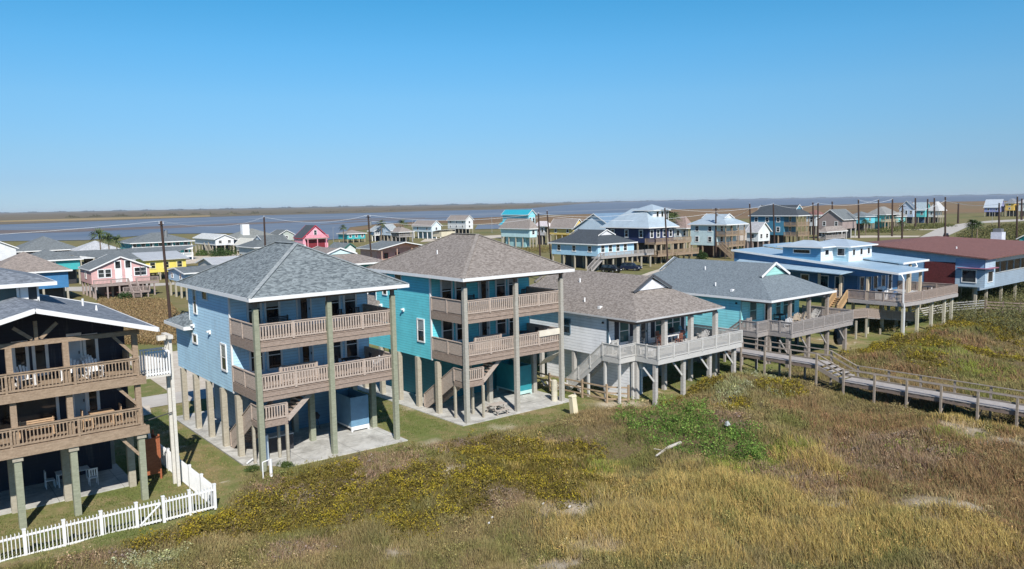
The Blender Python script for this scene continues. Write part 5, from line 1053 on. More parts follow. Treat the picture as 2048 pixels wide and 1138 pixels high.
m_ = MB(); m_.box(X + 4, X + Wd - .5, Y + 2, Y + 7, ze + .8, z_r - .4); dm = m_.build('dormer', plain('dormer_white', (.72, .74, .76)), o); hip(dm, X + 3.2, X + Wd + .4, Y + 1.2, Y + 8, z_r - .4, z_r + 1., 'y', None, SIL, WHITE, .2)
for a in (5.2, 7, 8.8): win(dm, 'y', Y + 2, X + a, X + a + .8, ze + 1.3, z_r - .8, tw=.12)
for (zz, e0, e1) in ((zw + .1, -1.5, 2.5), (zw * .45, -2.5, 3.5)):
    m_ = MB(); m_.box(X + e0, X + Wd + e1, Y - 3.5 - (zz < 3) * 1.5, Y - .06, zz - .35, zz); d_ = m_.build('deck', BROWN, o); m_ = MB(); yy = Y - 3.4 - (zz < 3) * 1.5; rail(m_, (X + e0, yy, zz), (X + Wd + e1, yy, zz), 1.1, .25, .1, 2.5, .15); rail(m_, (X + e0, yy, zz), (X + e0, Y - .3, zz), 1.1, .25, .1, 2.5, .15); m_.build('railing', BROWN, d_)
for k in range(7): m_ = MB(); m_.post(X - 1.3 + k * (Wd + 3.4) / 6, Y - 3.2, 0, zw - .27, .34); m_.build('deck_post', LUM, o)
b = bgh(h, 'white house with brown roof behind the navy house', 1372, 500, 1386, 1340, 480, 456, 432, 'hip', (.72, .76, .76), (.24, .18, .16), nf=1, nl=2, deck=2, wood_=STILT)
b = bgh(h, 'white and pale aqua two level house with silver roof and brown balconies', 1451, 517, 1490, 1381, 492, 449, 428, 'dutch', (.62, .80, .82), None, rmat=SIL, nf=2, nl=2, deck=2.8, wood_=BROWN, two=True, gab=(.75, .78, .80), low=(.06, .02, .02))
stair_to(b[0], b[1] - .8, b[2] + 1, b[5], 0, -1, 1.3, BROWN)
bgh('cottage', 'small white gabled cottage with white rail fence beside the dark blue house', 1516, 507, 1539, 1493, 483, 465, 445, 'gy', (.74, .78, .80), (.30, .30, .31), nf=2, nl=1, wood_=PINKW)
b = bgh(h, 'large steel blue house with dark Dutch gable roof and brown porches', 1594, 497, 1618, 1501, 471, 431, 410, 'dutch', (.045, .24, .38), DK, nf=1, nl=3, deck=4.5, wood_=BROWN, two=True, gab=(.06, .28, .42))
bgh(h, 'white house with red-brown roof behind the steel blue house', 1632, 470, 1648, 1612, 452, 430, 420, 'hip', (.70, .72, .72), (.16, .08, .07), nf=1, nl=1)
bgh(h, 'taupe gabled house with grey roof at the street corner', 1684, 478, -10, 1636, 458, 440, 419, 'gx', (.36, .28, .26), GR, nf=0, nl=2, deck=0, wood_=GREYW)
bgh(h, 'bright aqua house with a dark grey roof right of the taupe gable', 1729, 462, -9, 1694, 447, 433, 423, 'hip', (.12, .60, .72), (.13, .15, .16), nf=1, nl=0)
bgh(h, 'aqua house with large grey hip roof and brown stilts in the distance', 1770, 459, 1796, 1732, 443, 429, 413, 'hip', (.10, .62, .60), (.19, .19, .18), nf=1, nl=0, low=(.08, .5, .5), deck=2, wood_=LUM)
bgh(h, 'distant white gabled house with dark roof left of the aqua peaks', 1826, 447, 1832, 1798, 434, 418, 402, 'gx', (.50, .60, .76), (.10, .13, .17), nf=1, nl=3)
bgh(h, 'distant aqua house with steep peaked roof', 1850, 446, 1860, 1822, 434, 421, 405, 'gy', (.10, .60, .62), (.27, .33, .36), nf=0, nl=2, low=(.05, .10, .2))
bgh(h, 'distant white house with pale pyramid roof right of the aqua peaks', 1876, 446, 1890, 1856, 434, 421, 403, 'hip', (.68, .72, .72), (.36, .36, .36), nf=1, nl=1, deck=2, wood_=STILT)
bgh(h, 'distant lilac house with a pale metal roof on the far right', 2000, 433, 2008, 1968, 424, 415, 399, 'gy', (.30, .33, .62), None, rmat=plain('pale_metal_roof', (.48, .54, .60), .4), nf=0, nl=2)
bgh(h, 'distant yellow house with a grey roof on the far right', 2027, 433, 2038, 2010, 421, 406, 397, 'hip', (.80, .52, .08), (.16, .17, .19), nf=1, nl=1, two=True)
bgh(h, 'distant white house at the right picture edge', 2060, 433, 2075, 2036, 422, 405, 396, 'hip', (.72, .74, .76), (.3, .3, .32), nf=1, nl=1)
bgh('cottage', 'small teal shed house with grey roof at the right picture edge', 2060, 512, -8, 2037, 500, 479, 469, 'gx', (.02, .42, .46), GR, nf=0, nl=0)
bgh('cottage', 'beige low building with a flat roof right of the white and aqua house', 893, 478, -7, 883, 472, 462, 459, 'flat', (.62, .56, .40), None, corner='r', nf=1, nl=0, rmat=WM, stilts=False)
bgh('cottage', 'low cyan wing with teal roof in front of the bright cyan house', 1040, 486, -8, 1002, 462, 448, 441, 'hip', (.20, .62, .72), None, rmat=plain('cyan_roof', (.04, .38, .48), .4), corner='r', nf=1, nl=0)
bgh('cottage', 'small grey weathered cottage behind the pink house roof, near the white hip roof', 262, 536, -8, 243, 520, 507, 497, 'hip', (.40, .42, .43), GR, corner='r', nf=1, nl=0, deck=1.5, wood_=GREYD)
bgh('cottage', 'low brown deck house between the steel blue house and the taupe gable', 1690, 486, -12, 1640, 474, 461, 452, 'hip', (.30, .24, .21), TANR, corner='r', nf=3, nl=1, deck=2, wood_=GREYD)
bgh('cottage', 'faded grey-roofed house tucked behind the small white gabled cottage', 1505, 497, -10, 1480, 478, 458, 447, 'hip', (.55, .48, .42), GR, corner='r', nf=2, nl=1, deck=2, wood_=BROWN)
bgh('cottage', 'small aqua house with a grey roof in the far row right of the pole pair', 1810, 456, -9, 1782, 443, 432, 424, 'hip', (.20, .60, .60), (.19, .19, .18), corner='r', nf=1, nl=0)
bgh('cottage', 'small white rooftop house beside the dark Dutch gable of the steel blue house', 1650, 466, -9, 1628, 450, 437, 428, 'gx', (.70, .70, .70), (.2, .12, .1), corner='r', nf=2, nl=1)
for (x, y, yt, l) in ((667, 484, 455, 'thin grey lamp post at the water edge left of the small teal house'), (826, 487, 440, 'thin grey post in front of the grey weathered house'), (911, 470, 433, 'thin grey post before the white two level marsh house'), (984, 466, 434, 'thin grey post standing by the small pond'), (1245, 470, 428, 'thin dark post behind the tall pale blue gable'), (1984, 448, 418, 'thin pale post near the far yellow house')):
    X, Y, _ = at(x, y, 0); m_ = MB(); z_ = zat(X, Y, yt); m_.tube((X, Y, 0), (X, Y, z_), .10, .07, 6); m_.tube((X, Y, z_ - .1), (X + .8, Y, z_ + .05), .05, .05, 5); o_ = m_.build('lamp_post', plain('galvanised', (.34, .35, .36), .5, .3), None, (X, Y, 0)); tag(o_, l, 'lamp post')
# ------------------------------------------------------------ power poles, wires
PLM = wood((.028, .016, .013), (.07, .04, .03)); TOPS = {}
poles = [(322, 442, 342, 650, 1, 'tall dark power pole left of the light blue house'), (528, 434, 534, 580, 0, 'dark power pole rising behind the grey hip roof'), (736, 430, 746, 560, 1, 'dark power pole between the two tall houses'),
 (1077, 427, 1082, 560, 0, 'dark power pole, left of the close pair behind the brown hip roof'), (1093, 422, 1103, 530, 0, 'slightly leaning power pole, right of the close pair'), (1324.5, 416, 1336.6, 541, 1, 'power pole in front of the navy house decks'),
 (1431.8, 416, 1431.8, 516, 1, 'thick dark power pole in front of the pale aqua two level house'), (1495, 407.6, 1503.6, 521, 0, 'leaning power pole before the small white gabled cottage'), (1546.6, 407.6, 1550, 521, 0, 'power pole before the steel blue house'),
 (1623, 405, 1628, 495, 0, 'thin power pole at the right end of the steel blue house'), (1636, 406, 1636, 500, 0, 'thick power pole just right of the steel blue house'), (1661, 403, 1666, 474, 0, 'power pole in front of the taupe gabled house'),
 (1715.7, 399, 1718, 476.6, 0, 'power pole in front of the bright aqua house'), (1757, 399, 1757, 484, 0, 'power pole left of the brown roof peak, with a pale band'), (1785, 398, 1784, 472.6, 0, 'power pole right of the aqua hip-roofed house'),
 (1805, 410, 1804, 490, 1, 'thick power pole with transformer rising behind the brown roof'), (1830, 396, 1831, 458.6, 0, 'thin power pole among the distant aqua houses'), (1855.5, 398, 1854.7, 451.7, 0, 'thin power pole crossing the distant pyramid roof'),
 (1868.7, 396, 1868.7, 446.7, 0, 'very distant thin power pole before the pyramid-roofed house'), (1890.4, 394, 1890.4, 476.6, 0, 'tall black power pole beside the curving pale road'), (1917, 406, 1916, 446.7, 0, 'short power pole in the marsh right of the curving road'),
 (1998, 406, 1998, 459.6, 0, 'power pole in front of the distant lilac house'), (2033.4, 393, 2033, 495, 0, 'tall dark power pole near the right picture edge'), (2043, 397, 2043, 440, 0, 'distant power pole at the very right picture edge')]
for (xt, yt, xb, yb, tr, lab) in poles:
    X, Y, _ = at(xb, yb, 0); t = onY(xt, yt, Y); D_ = math.hypot(X, Y); r = max(.2, .0011 * D_)
    tx = X + max(-1.2, min(1.2, t[0] - X)); o = thing('power_pole', lab, 'power pole', (X, Y, 0), 'wooden power poles along the streets')
    m_ = MB(); m_.tube((X, Y, -.2), (tx, Y, t[2]), r, r * .72, 10); m_.build('pole', PLM, o)
    m_ = MB(); m_.bar((tx - .02, Y - 1., t[2] - .45), (tx - .02, Y + 1., t[2] - .45), .1, .12); m_.build('crossarm', PLM, o) if tr else None
    for s_ in ((-.9, .9) if tr else (0,)):
        m_ = MB(); m_.tube((tx, Y + s_, t[2] - (.39 if tr else .0)), (tx, Y + s_, t[2] + (.0 if tr else .28)), .05, .03, 6); m_.build('insulator', plain('porcelain', (.6, .6, .62), .3), o)
    if tr: m_ = MB(); m_.tube((tx + r + .28, Y, t[2] - 2.1), (tx + r + .28, Y, t[2] - 1.2), .24, .24, 10); m_.build('transformer', plain('transformer_grey', (.25, .26, .27), .4, .3), o)
    TOPS[lab] = (tx, Y, t[2])
PL = [TOPS[p[5]] for p in poles]; WIREM = plain('wire_aluminium', (.78, .80, .82), .5, 0)
def wire(a, b, lab, sag=.8, dz=0.):
    m_ = MB(); p0 = Vector(a) + Vector((0, 0, dz)); p1 = Vector(b) + Vector((0, 0, dz)); n = 14; prev = None
    D_ = (p0.xy.length + p1.xy.length) / 2; r = max(.018, .00015 * D_)
    for k in range(n + 1):
        f = k / n; p = p0.lerp(p1, f); p.z -= sag * 4 * f * (1 - f)
        if prev: m_.tube(prev, p, r, n=4, cap=False)
        prev = p
    tag(m_.build('power_line', WIREM, None, tuple(p0)), lab, 'wire', 'overhead power lines')
order = [0, 1, 2, 3, 5, 8, 10, 13, 12, 14]; desc = ['first', 'second', 'third', 'fourth', 'fifth', 'sixth', 'seventh', 'eighth', 'ninth', 'tenth', 'eleventh']
wire((PL[0][0] - 60, PL[0][1] - 4, PL[0][2]), PL[0], 'thin wire running off the left picture edge from the leftmost pole', 1.2)
for k, (i, j) in enumerate(zip(order, order[1:])):
    wire(PL[i], PL[j], f'thin pale wire, {desc[k]} span from the left along the pole row', 1.2)
for k, (i, j) in enumerate([(2, 4), (4, 6), (6, 7), (15, 19), (19, 22)]):
    wire(PL[i], PL[j], f'thin lower wire, {desc[k]} of the second line from the left', 1.5, -1.2)
# ------------------------------------------------------------ palms, bushes, cars in the town
def palm(x, y, ytop, lab, trunk=True, n=26, fr=2.1, col=(.07, .10, .03), px=None):
    X, Y, _ = at(x, y, 0); H = zat(X, Y, ytop); o = thing('palm_tree', lab, 'palm', (X, Y, 0)); tz = H - fr * .45
    m_ = MB(); m_.tube((X, Y, 0), (X + .15, Y, tz * .5), .2, .16, 8); m_.tube((X + .15, Y, tz * .5), (X + .1, Y, tz), .16, .13, 8); m_.build('trunk', wood((.14, .10, .07), (.26, .20, .14)), o)
    m_ = MB(); c_ = Vector((X + .1, Y, tz))
    for k in range(n):
        a = k * 2.4 + random.uniform(-.2, .2); el = random.uniform(-.5, 1.2); L = fr * random.uniform(.75, 1.1); d = Vector((math.cos(a) * math.cos(el), math.sin(a) * math.cos(el), math.sin(el))); side = Vector((-math.sin(a), math.cos(a), 0))
        p1 = c_ + d * L * .55; p2 = c_ + d * L + Vector((0, 0, -L * .38))
        for s_ in (-1, 0, 1):
            off = side * s_ * L * .16; off2 = side * s_ * L * .28; wd = side * L * .05 + Vector((0, 0, .03))
            m_.add([c_, p1 + off - wd, p1 + off + wd, p2 + off2], [(0, 1, 2), (1, 3, 2)])
    m_.build('crown', plain('palm_leaf', col, .6, 0, .5, 2.5), o); return o
palm(203, 540, 458, 'tallest leaning-crowned palm left of the white hip-roofed house', fr=3.4); palm(220, 540, 468, 'low palm between the two left palms', fr=2.6); palm(236, 545, 472, 'right-hand palm beside the white hip-roofed house', fr=2.6)
palm(687, 487, 450, 'slim palm near the small teal house at the water', fr=2.2); palm(763, 483, 440, 'palm in front of the pale blue gabled house', fr=2.8); palm(806, 483, 440, 'palm between the pale blue wing and the grey house', fr=2.9)
palm(1332, 500, 421, 'bushy palm behind the navy house chimney side', fr=3.4, n=40); palm(1345, 500, 424, 'second bushy palm just right behind the navy house', fr=3.2, n=40)
palm(1943, 486, 440, 'dense palm cluster, left tree beside the curving road', fr=2.6, n=46); palm(1953, 487, 443, 'dense palm cluster, right tree beside the curving road', fr=2.4, n=46); palm(1731, 470, 438, 'dark bushy palm beside the bright aqua house', fr=2.6, n=34); palm(1803, 470, 440, 'dark palm just left of the thick pole with transformer', fr=2.4)
def car(x, y, lab, col, rot, kind='car'):
    X, Y, _ = at(x, y, 0) if not isinstance(x, tuple) else (*x, 0); o = thing('parked_car', lab, kind, (0, 0, 0)); P_ = plain('car_paint', col, .25, .3, .02)
    m_ = MB(); prof = [(-2.2, .35), (2.2, .35), (2.25, .75), (2.05, .95), (1.15, 1.02), (-2.1, 1.05), (-2.25, .8)]
    m_.add([(a, -.88, z) for a, z in prof] + [(a, .88, z) for a, z in prof], [tuple(range(6, -1, -1)), tuple(range(7, 14))] + [(k, (k + 1) % 7, (k + 1) % 7 + 7, k + 7) for k in range(7)]); m_.build('body', P_, o)
    m_ = MB(); m_.add([(-2.0, -.8, 1.055), (1.1, -.8, 1.03), (.45, -.68, 1.62), (-1.8, -.68, 1.64), (-2.0, .8, 1.055), (1.1, .8, 1.03), (.45, .68, 1.62), (-1.8, .68, 1.64)], [(3, 2, 1, 0), (4, 5, 6, 7), (0, 1, 5, 4), (1, 2, 6, 5), (2, 3, 7, 6), (3, 0, 4, 7)]); cb_ = m_.build('cabin', GLASS, o)
    m_ = MB(); m_.box(-1.75, .42, -.69, .69, 1.645, 1.69); m_.build('roof', P_, cb_)
    for a in (-1.35, 1.4):
        for s_ in (-1, 1): m_ = MB(); m_.tube((a, s_ * .72, .34), (a, s_ * .92, .34), .34, n=14); wl_ = m_.build('wheel', BLACK, o); m_ = MB(); m_.tube((a, s_ * .921, .34), (a, s_ * .93, .34), .2, n=10); m_.build('rim', plain('rim', (.5, .5, .5), .3, .8), wl_)
    for s_ in (-1, 1): m_ = MB(); m_.box(2.2, 2.262, s_ * .7 - .15, s_ * .7 + .15, .62, .76); m_.build('headlight', WHITE, o)
    place(o, X, Y, 0, rot); return o
car(1222, 545, 'dark pickup-like car under the left half of the light blue cottage deck', (.01, .012, .015), -90, 'car'); car(1262, 541, 'dark blue SUV with white glints parked under the cottage deck right end', (.02, .03, .07), -75, 'car'); car(1892, 476, 'dark red car parked at the foot of the tall black pole', (.05, .015, .015), 20, 'car')
m_ = MB(); X, Y, _ = at(885, 472, 0); m_.add([(X - 4, Y - .9, 1.), (X + 3, Y - 1.1, 1.), (X + 5, Y, 1.3), (X + 3, Y + 1.1, 1.), (X - 4, Y + .9, 1.), (X - 3.6, Y - .5, .5), (X + 3, Y, .45), (X - 3.6, Y + .5, .5), (X - 3.4, Y - .6, 1.9), (X + 2, Y - .5, 2.0), (X + 2, Y + .5, 2.0), (X - 3.4, Y + .6, 1.9)], [(0, 5, 6, 1), (1, 6, 2), (2, 6, 3), (3, 6, 7, 4), (0, 4, 7, 5), (5, 7, 6), (0, 1, 9, 8), (1, 2, 9), (2, 10, 9), (2, 3, 10), (3, 4, 11, 10), (4, 0, 8, 11), (8, 9, 10, 11)]); bt = m_.build('boat', plain('boat_cover', (.74, .76, .78), .4), None, (X, Y, 0)); bt.name = 'covered_boat'; tag(bt, 'white covered boat parked left of the white two level marsh house', 'boat')
# ------------------------------------------------------------ vegetation
def vnoise(x, y, s, seed=0):
    x = np.asarray(x) / s + 100.; y = np.asarray(y) / s + 100.; xi = np.floor(x).astype(int); yi = np.floor(y).astype(int); fx, fy = x - xi, y - yi
    def hsh(a, b):
        n = (a * 374761393 + b * 668265263 + seed * 1274126177) & 0x7fffffff; n = ((n ^ (n >> 13)) * 1274126177) & 0x7fffffff; return ((n ^ (n >> 16)) & 0xffff) / 65535.
    fx, fy = fx * fx * (3 - 2 * fx), fy * fy * (3 - 2 * fy)
    return (hsh(xi, yi) * (1 - fx) + hsh(xi + 1, yi) * fx) * (1 - fy) + (hsh(xi, yi + 1) * (1 - fx) + hsh(xi + 1, yi + 1) * fx) * fy
def fbm(x, y, s, seed=0): return (vnoise(x, y, s, seed) + .5 * vnoise(x, y, s / 2.1, seed + 1) + .25 * vnoise(x, y, s / 4.3, seed + 2)) / 1.75
bl = [at(*p)[:2] for p in [(-200, 1160), (0, 1140), (220, 1095), (436, 1030), (505, 952), (570, 940), (690, 915), (800, 900), (880, 882), (960, 872), (1060, 852), (1130, 838), (1190, 812), (1235, 802)]] + [(44.3, 36.6), (50, 37.2), (55, 37.2), (60, 36.4), (70, 35.7), (76, 36.4), (82, 36.2), (96, 36.5), (102, 38.2), (140, 38.5)]
bl = [b_ for i, b_ in enumerate(bl) if i == 0 or b_[0] > bl[i - 1][0]]
def bound(x): return np.interp(x, [b_[0] for b_ in bl], [b_[1] for b_ in bl])
def vegf(x, y): return sm(.5, -.5, y - bound(x) + .8 * (fbm(x, y, 2.2, 5) - .5))
def ell(cx, cy, rx, ry):
    X, Y, _ = at(cx, cy); D = math.hypot(X, Y); a = at(cx, cy - ry); b_ = at(cx, cy + ry); return (X, Y, rx * D / FP, math.hypot(a[0] - b_[0], a[1] - b_[1]) / 2, X / D, Y / D)
def inside(e, x, y, soft=.25, seed=0):
    X, Y, ra, rb, ux, uy = e; dx, dy = x - X, y - Y; dep = dx * ux + dy * uy; lat = dx * uy - dy * ux
    q = np.sqrt((lat / ra) ** 2 + (dep / rb) ** 2) + 1.1 * (fbm(x, y, 2.6, seed) - .5) + .5 * (fbm(x, y, .7, seed + 9) - .5); return sm(1 + soft, 1 - soft, q)
ELL = {
 'yellow': [(780, 1000, 130, 42), (640, 965, 70, 34), (950, 958, 120, 34), (1080, 932, 80, 26), (480, 1040, 70, 26), (1780, 695, 90, 16), (1960, 705, 80, 12), (1725, 665, 40, 12), (1850, 655, 60, 10), (630, 1050, 110, 24), (1990, 625, 60, 10), (700, 1000, 120, 52), (560, 1020, 110, 36), (840, 960, 70, 30), (1000, 912, 110, 32), (920, 1012, 60, 28), (1120, 980, 75, 34), (690, 950, 40, 22), (450, 1052, 70, 24), (790, 1050, 90, 22), (1150, 905, 60, 18), (1400, 770, 45, 8), (1470, 815, 25, 9), (1560, 775, 50, 14), (1700, 640, 60, 12), (1900, 640, 90, 16), (2010, 660, 40, 14), (1340, 800, 40, 8), (1860, 715, 40, 10), (330, 1085, 70, 20)],
 'purple': [(760, 935, 80, 32), (640, 985, 50, 20), (935, 890, 60, 18), (1600, 960, 95, 22), (1130, 885, 60, 16), (1460, 835, 30, 16), (1000, 1000, 60, 25), (1660, 990, 60, 18), (200, 1110, 60, 12), (560, 975, 60, 14), (1750, 900, 120, 40), (600, 1105, 70, 16)],
 'gold': [(1100, 930, 90, 40), (1480, 985, 180, 62), (1300, 1060, 220, 60), (1600, 1080, 180, 40), (1620, 920, 70, 35), (1880, 1060, 120, 40), (1180, 960, 90, 60), (1950, 850, 60, 10), (1700, 1040, 70, 40)],
 'red': [(1900, 682, 80, 9), (1750, 725, 60, 12), (1980, 745, 70, 10), (1820, 750, 60, 8), (1760, 870, 120, 45), (1930, 940, 130, 70), (1700, 960, 120, 60), (1420, 805, 45, 10), (2000, 1060, 70, 60), (1840, 800, 90, 18), (1950, 1010, 100, 40), (1600, 820, 60, 14), (2040, 880, 40, 50)],
 'green': [(1325, 838, 85, 26), (1395, 868, 95, 28), (1460, 902, 65, 20)],
 'lime': [(1810, 895, 40, 14), (1880, 905, 30, 12), (1600, 905, 40, 20), (1920, 870, 50, 16), (1880, 700, 60, 10), (1530, 930, 40, 18), (1960, 735, 60, 12), (1450, 930, 60, 18), (1200, 940, 40, 20)],
 'sage': [(1530, 752, 50, 14), (1470, 770, 30, 10), (1740, 790, 30, 7), (300, 1125, 50, 14), (1560, 790, 25, 10), (1455, 782, 25, 8)],
 'sand': [(1120, 1022, 70, 16), (1190, 1100, 60, 14), (1660, 1010, 45, 10), (1900, 1005, 60, 10), (1960, 880, 40, 6), (900, 935, 28, 6), (790, 1105, 40, 8), (1870, 1040, 30, 8), (1100, 1135, 60, 10), (2010, 880, 40, 6), (590, 992, 24, 7), (1930, 855, 40, 5), (850, 812, 40, 7), (1235, 808, 50, 7), (300, 742, 40, 10), (640, 905, 20, 3), (860, 885, 30, 4), (470, 790, 30, 10), (1000, 855, 25, 3)]}
ELL = {k: [ell(*e) for e in v] for k, v in ELL.items()}
def typ(k, x, y, seed): 
    r_ = np.zeros_like(x)
    for e in ELL[k]: r_ = np.maximum(r_, inside(e, x, y, .42, seed))
    return r_
PAL = {'base': ((.29, .235, .125), (.185, .19, .072)), 'gold': ((.50, .38, .155), (.36, .285, .115)), 'red': ((.30, .185, .115), (.22, .165, .085)), 'purple': ((.25, .175, .125), (.33, .25, .185)),
       'yellow': ((.17, .135, .035), (.115, .10, .03)), 'green': ((.085, .14, .04), (.14, .20, .055)), 'lime': ((.25, .29, .06), (.19, .24, .06)), 'sage': ((.36, .37, .22), (.28, .30, .16)), 'sand': ((.45, .37, .24), (.38, .30, .17))}
KEYS = ['red', 'gold', 'lime', 'purple', 'sage', 'yellow', 'green', 'sand']
def colour(x, y, n):
    a, b_ = PAL['base']; f = fbm(x, y, 3., 21)[:, None]; f = np.clip((f - .5) * 3 + .5, 0, 1)
    c = np.array(a) * f + np.array(b_) * (1 - f)
    g = np.clip((fbm(x, y, 5., 33) - .55) * 5, 0, 1)[:, None] * .4; c = c * (1 - g) + np.array((.26, .18, .12)) * g
    W = {}
    for i, k in enumerate(KEYS):
        w_ = typ(k, x, y, 40 + i); W[k] = w_; r_ = rng.random(len(x)); col = np.array(PAL[k][0]) * r_[:, None] + np.array(PAL[k][1]) * (1 - r_[:, None])
        pick = (rng.random(len(x)) < w_ * .74)[:, None]; c = np.where(pick, col, c)
    return np.array((1.05, 1.02, .88)) * c * rng.uniform(.68, 1.32, (len(x), 1)) * rng.uniform(.94, 1.06, (len(x), 3)), W
def mesh_np(name, verts, faces4, cols, mat, kind='stuff', tri=None):
    me = bpy.data.meshes.new(name); nv = len(verts); k = faces4.shape[1]; nf = len(faces4)
    me.vertices.add(nv); me.vertices.foreach_set('co', verts.astype(np.float32).ravel()); me.loops.add(nf * k); me.loops.foreach_set('vertex_index', faces4.astype(np.int32).ravel())
    me.polygons.add(nf); me.polygons.foreach_set('loop_start', np.arange(0, nf * k, k, dtype=np.int32)); me.polygons.foreach_set('loop_total', np.full(nf, k, np.int32))
    me.update(calc_edges=True); a = me.color_attributes.new('Col', 'FLOAT_COLOR', 'POINT'); a.data.foreach_set('color', np.concatenate([cols, np.ones((nv, 1))], 1).astype(np.float32).ravel())
    me.materials.append(mat); o = bpy.data.objects.new(name, me); C.objects.link(o)
    if kind: o['kind'] = kind
    return o
BLADE = vcol('grass_blade', .8, .25); LEAF = vcol('shrub_leaf', .7, .2)
def blades(name, x, y, c, h, wd, nb, spread=.16, lean=.45):
    N = len(x) * nb; X = np.repeat(x, nb) + rng.normal(0, 1, N) * np.repeat(np.broadcast_to(spread, x.shape), nb); Y = np.repeat(y, nb) + rng.normal(0, 1, N) * np.repeat(np.broadcast_to(spread, x.shape), nb); Z = hz(X, Y) - .02
    H = np.repeat(h, nb) * rng.uniform(.55, 1.15, N); a = rng.uniform(0, 2 * np.pi, N); ln = lean * H * rng.uniform(.1, 1, N); Wd = np.repeat(wd, nb)
    wind = np.array([.18, .28]); dx, dy = np.cos(a) * ln + wind[0] * H, np.sin(a) * ln + wind[1] * H; fa = rng.uniform(0, np.pi, N); sx_, sy_ = np.cos(fa) * Wd / 2, np.sin(fa) * Wd / 2
    v = np.empty((N, 5, 3)); v[:, 0] = np.stack([X - sx_, Y - sy_, Z], 1); v[:, 1] = np.stack([X + sx_, Y + sy_, Z], 1); m0 = np.stack([X + dx * .4, Y + dy * .4, Z + H * .62], 1); s3 = np.stack([sx_, sy_, np.zeros(N)], 1) * .8
    v[:, 2] = m0 + s3; v[:, 3] = m0 - s3; v[:, 4] = np.stack([X + dx, Y + dy, Z + H], 1); i0 = np.arange(N)[:, None] * 5
    f = np.concatenate([i0 + np.array([[0, 1, 2]]), i0 + np.array([[0, 2, 3]]), i0 + np.array([[3, 2, 4]])], 0)
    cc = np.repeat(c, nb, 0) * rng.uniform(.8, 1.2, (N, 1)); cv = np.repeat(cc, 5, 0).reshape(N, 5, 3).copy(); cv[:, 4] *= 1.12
    return mesh_np(name, v.reshape(-1, 3), f, np.clip(cv.reshape(-1, 3), 0, 1), BLADE)
def leaves(name, x, y, r_, h, c1, c2, n, size, mat=LEAF, stuff=True, z=None, org=None, top=.0):
    N = len(x) * n; u = rng.normal(0, 1, (N, 3)); u /= np.linalg.norm(u, axis=1)[:, None]; u[:, 2] = np.abs(u[:, 2]); rad = rng.uniform(.45, 1, N) ** .6
    R_, H = np.repeat(r_, n), np.repeat(h, n); p = np.stack([np.repeat(x, n) + u[:, 0] * R_ * rad, np.repeat(y, n) + u[:, 1] * R_ * rad, np.zeros(N)], 1)
    p[:, 2] = (hz(p[:, 0], p[:, 1]) if z is None else np.repeat(z, n)) + u[:, 2] * H * rad
    d1 = rng.normal(0, 1, (N, 3)); d1 /= np.linalg.norm(d1, axis=1)[:, None]; d2 = np.cross(d1, rng.normal(0, 1, (N, 3))); d2 /= np.linalg.norm(d2, axis=1)[:, None]
    s_ = (np.repeat(np.broadcast_to(size, x.shape), n) * rng.uniform(.6, 1.4, N))[:, None]; v = np.stack([p - d1 * s_, p - d2 * s_ * .5, p + d1 * s_, p + d2 * s_ * .5], 1)
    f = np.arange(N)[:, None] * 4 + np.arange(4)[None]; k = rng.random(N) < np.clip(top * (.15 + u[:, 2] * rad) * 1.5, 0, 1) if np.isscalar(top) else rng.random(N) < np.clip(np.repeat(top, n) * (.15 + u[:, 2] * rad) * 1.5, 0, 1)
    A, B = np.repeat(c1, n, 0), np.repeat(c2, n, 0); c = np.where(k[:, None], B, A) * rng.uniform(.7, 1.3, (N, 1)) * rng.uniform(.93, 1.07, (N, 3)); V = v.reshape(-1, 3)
    if org is not None: V = V - np.array(org)
    o = mesh_np(name, V, f, np.clip(np.repeat(c, 4, 0), 0, 1), mat, 'stuff' if stuff else None)
    if org is not None: o.location = org
    return o
# points spread over the dune as the eye meets it: denser near by
def scatter(n, d0, d1, a0=R(0), a1=R(92), p=1.5):
    q = 2 - p; u = rng.random(n); d = (d0 ** q + u * (d1 ** q - d0 ** q)) ** (1 / q); a = rng.uniform(a0, a1, n); return d * np.cos(a), d * np.sin(a), d
x, y, d = scatter(128000, 24, 112); keep = (rng.random(len(x)) < vegf(x, y)) & (y > -8) & ~((x > 54.3) & (x < 56.5) & (y > 30) & (y < 41)); x, y, d = x[keep], y[keep], d[keep]
c, W = colour(x, y, len(x)); sandy = W['sand']; keep = rng.random(len(x)) > sandy * (.55 + .4 * (fbm(x, y, .8, 91) > .45)); keep &= rng.random(len(x)) > .6 * np.maximum(W['yellow'], W['green'])
x, y, d, c = x[keep], y[keep], d[keep], c[keep]; W = {k: v[keep] for k, v in W.items()}
hh = .12 + .42 * np.clip((fbm(x, y, 1.5, 9) - .3) * 1.8, 0, 1) + .22 * W['gold'] + .12 * W['red'] - .02 * W['purple']; hh *= .55 + .45 * sm(0, 2.0, bound(x) - y); hh = np.where((x > 53) & (x < 58), np.minimum(hh, .35), hh)
print('tufts', len(x)); blades('dune_grass', x, y, c, hh, .010 + .00034 * d, 12, .13 + .0014 * d, .75)
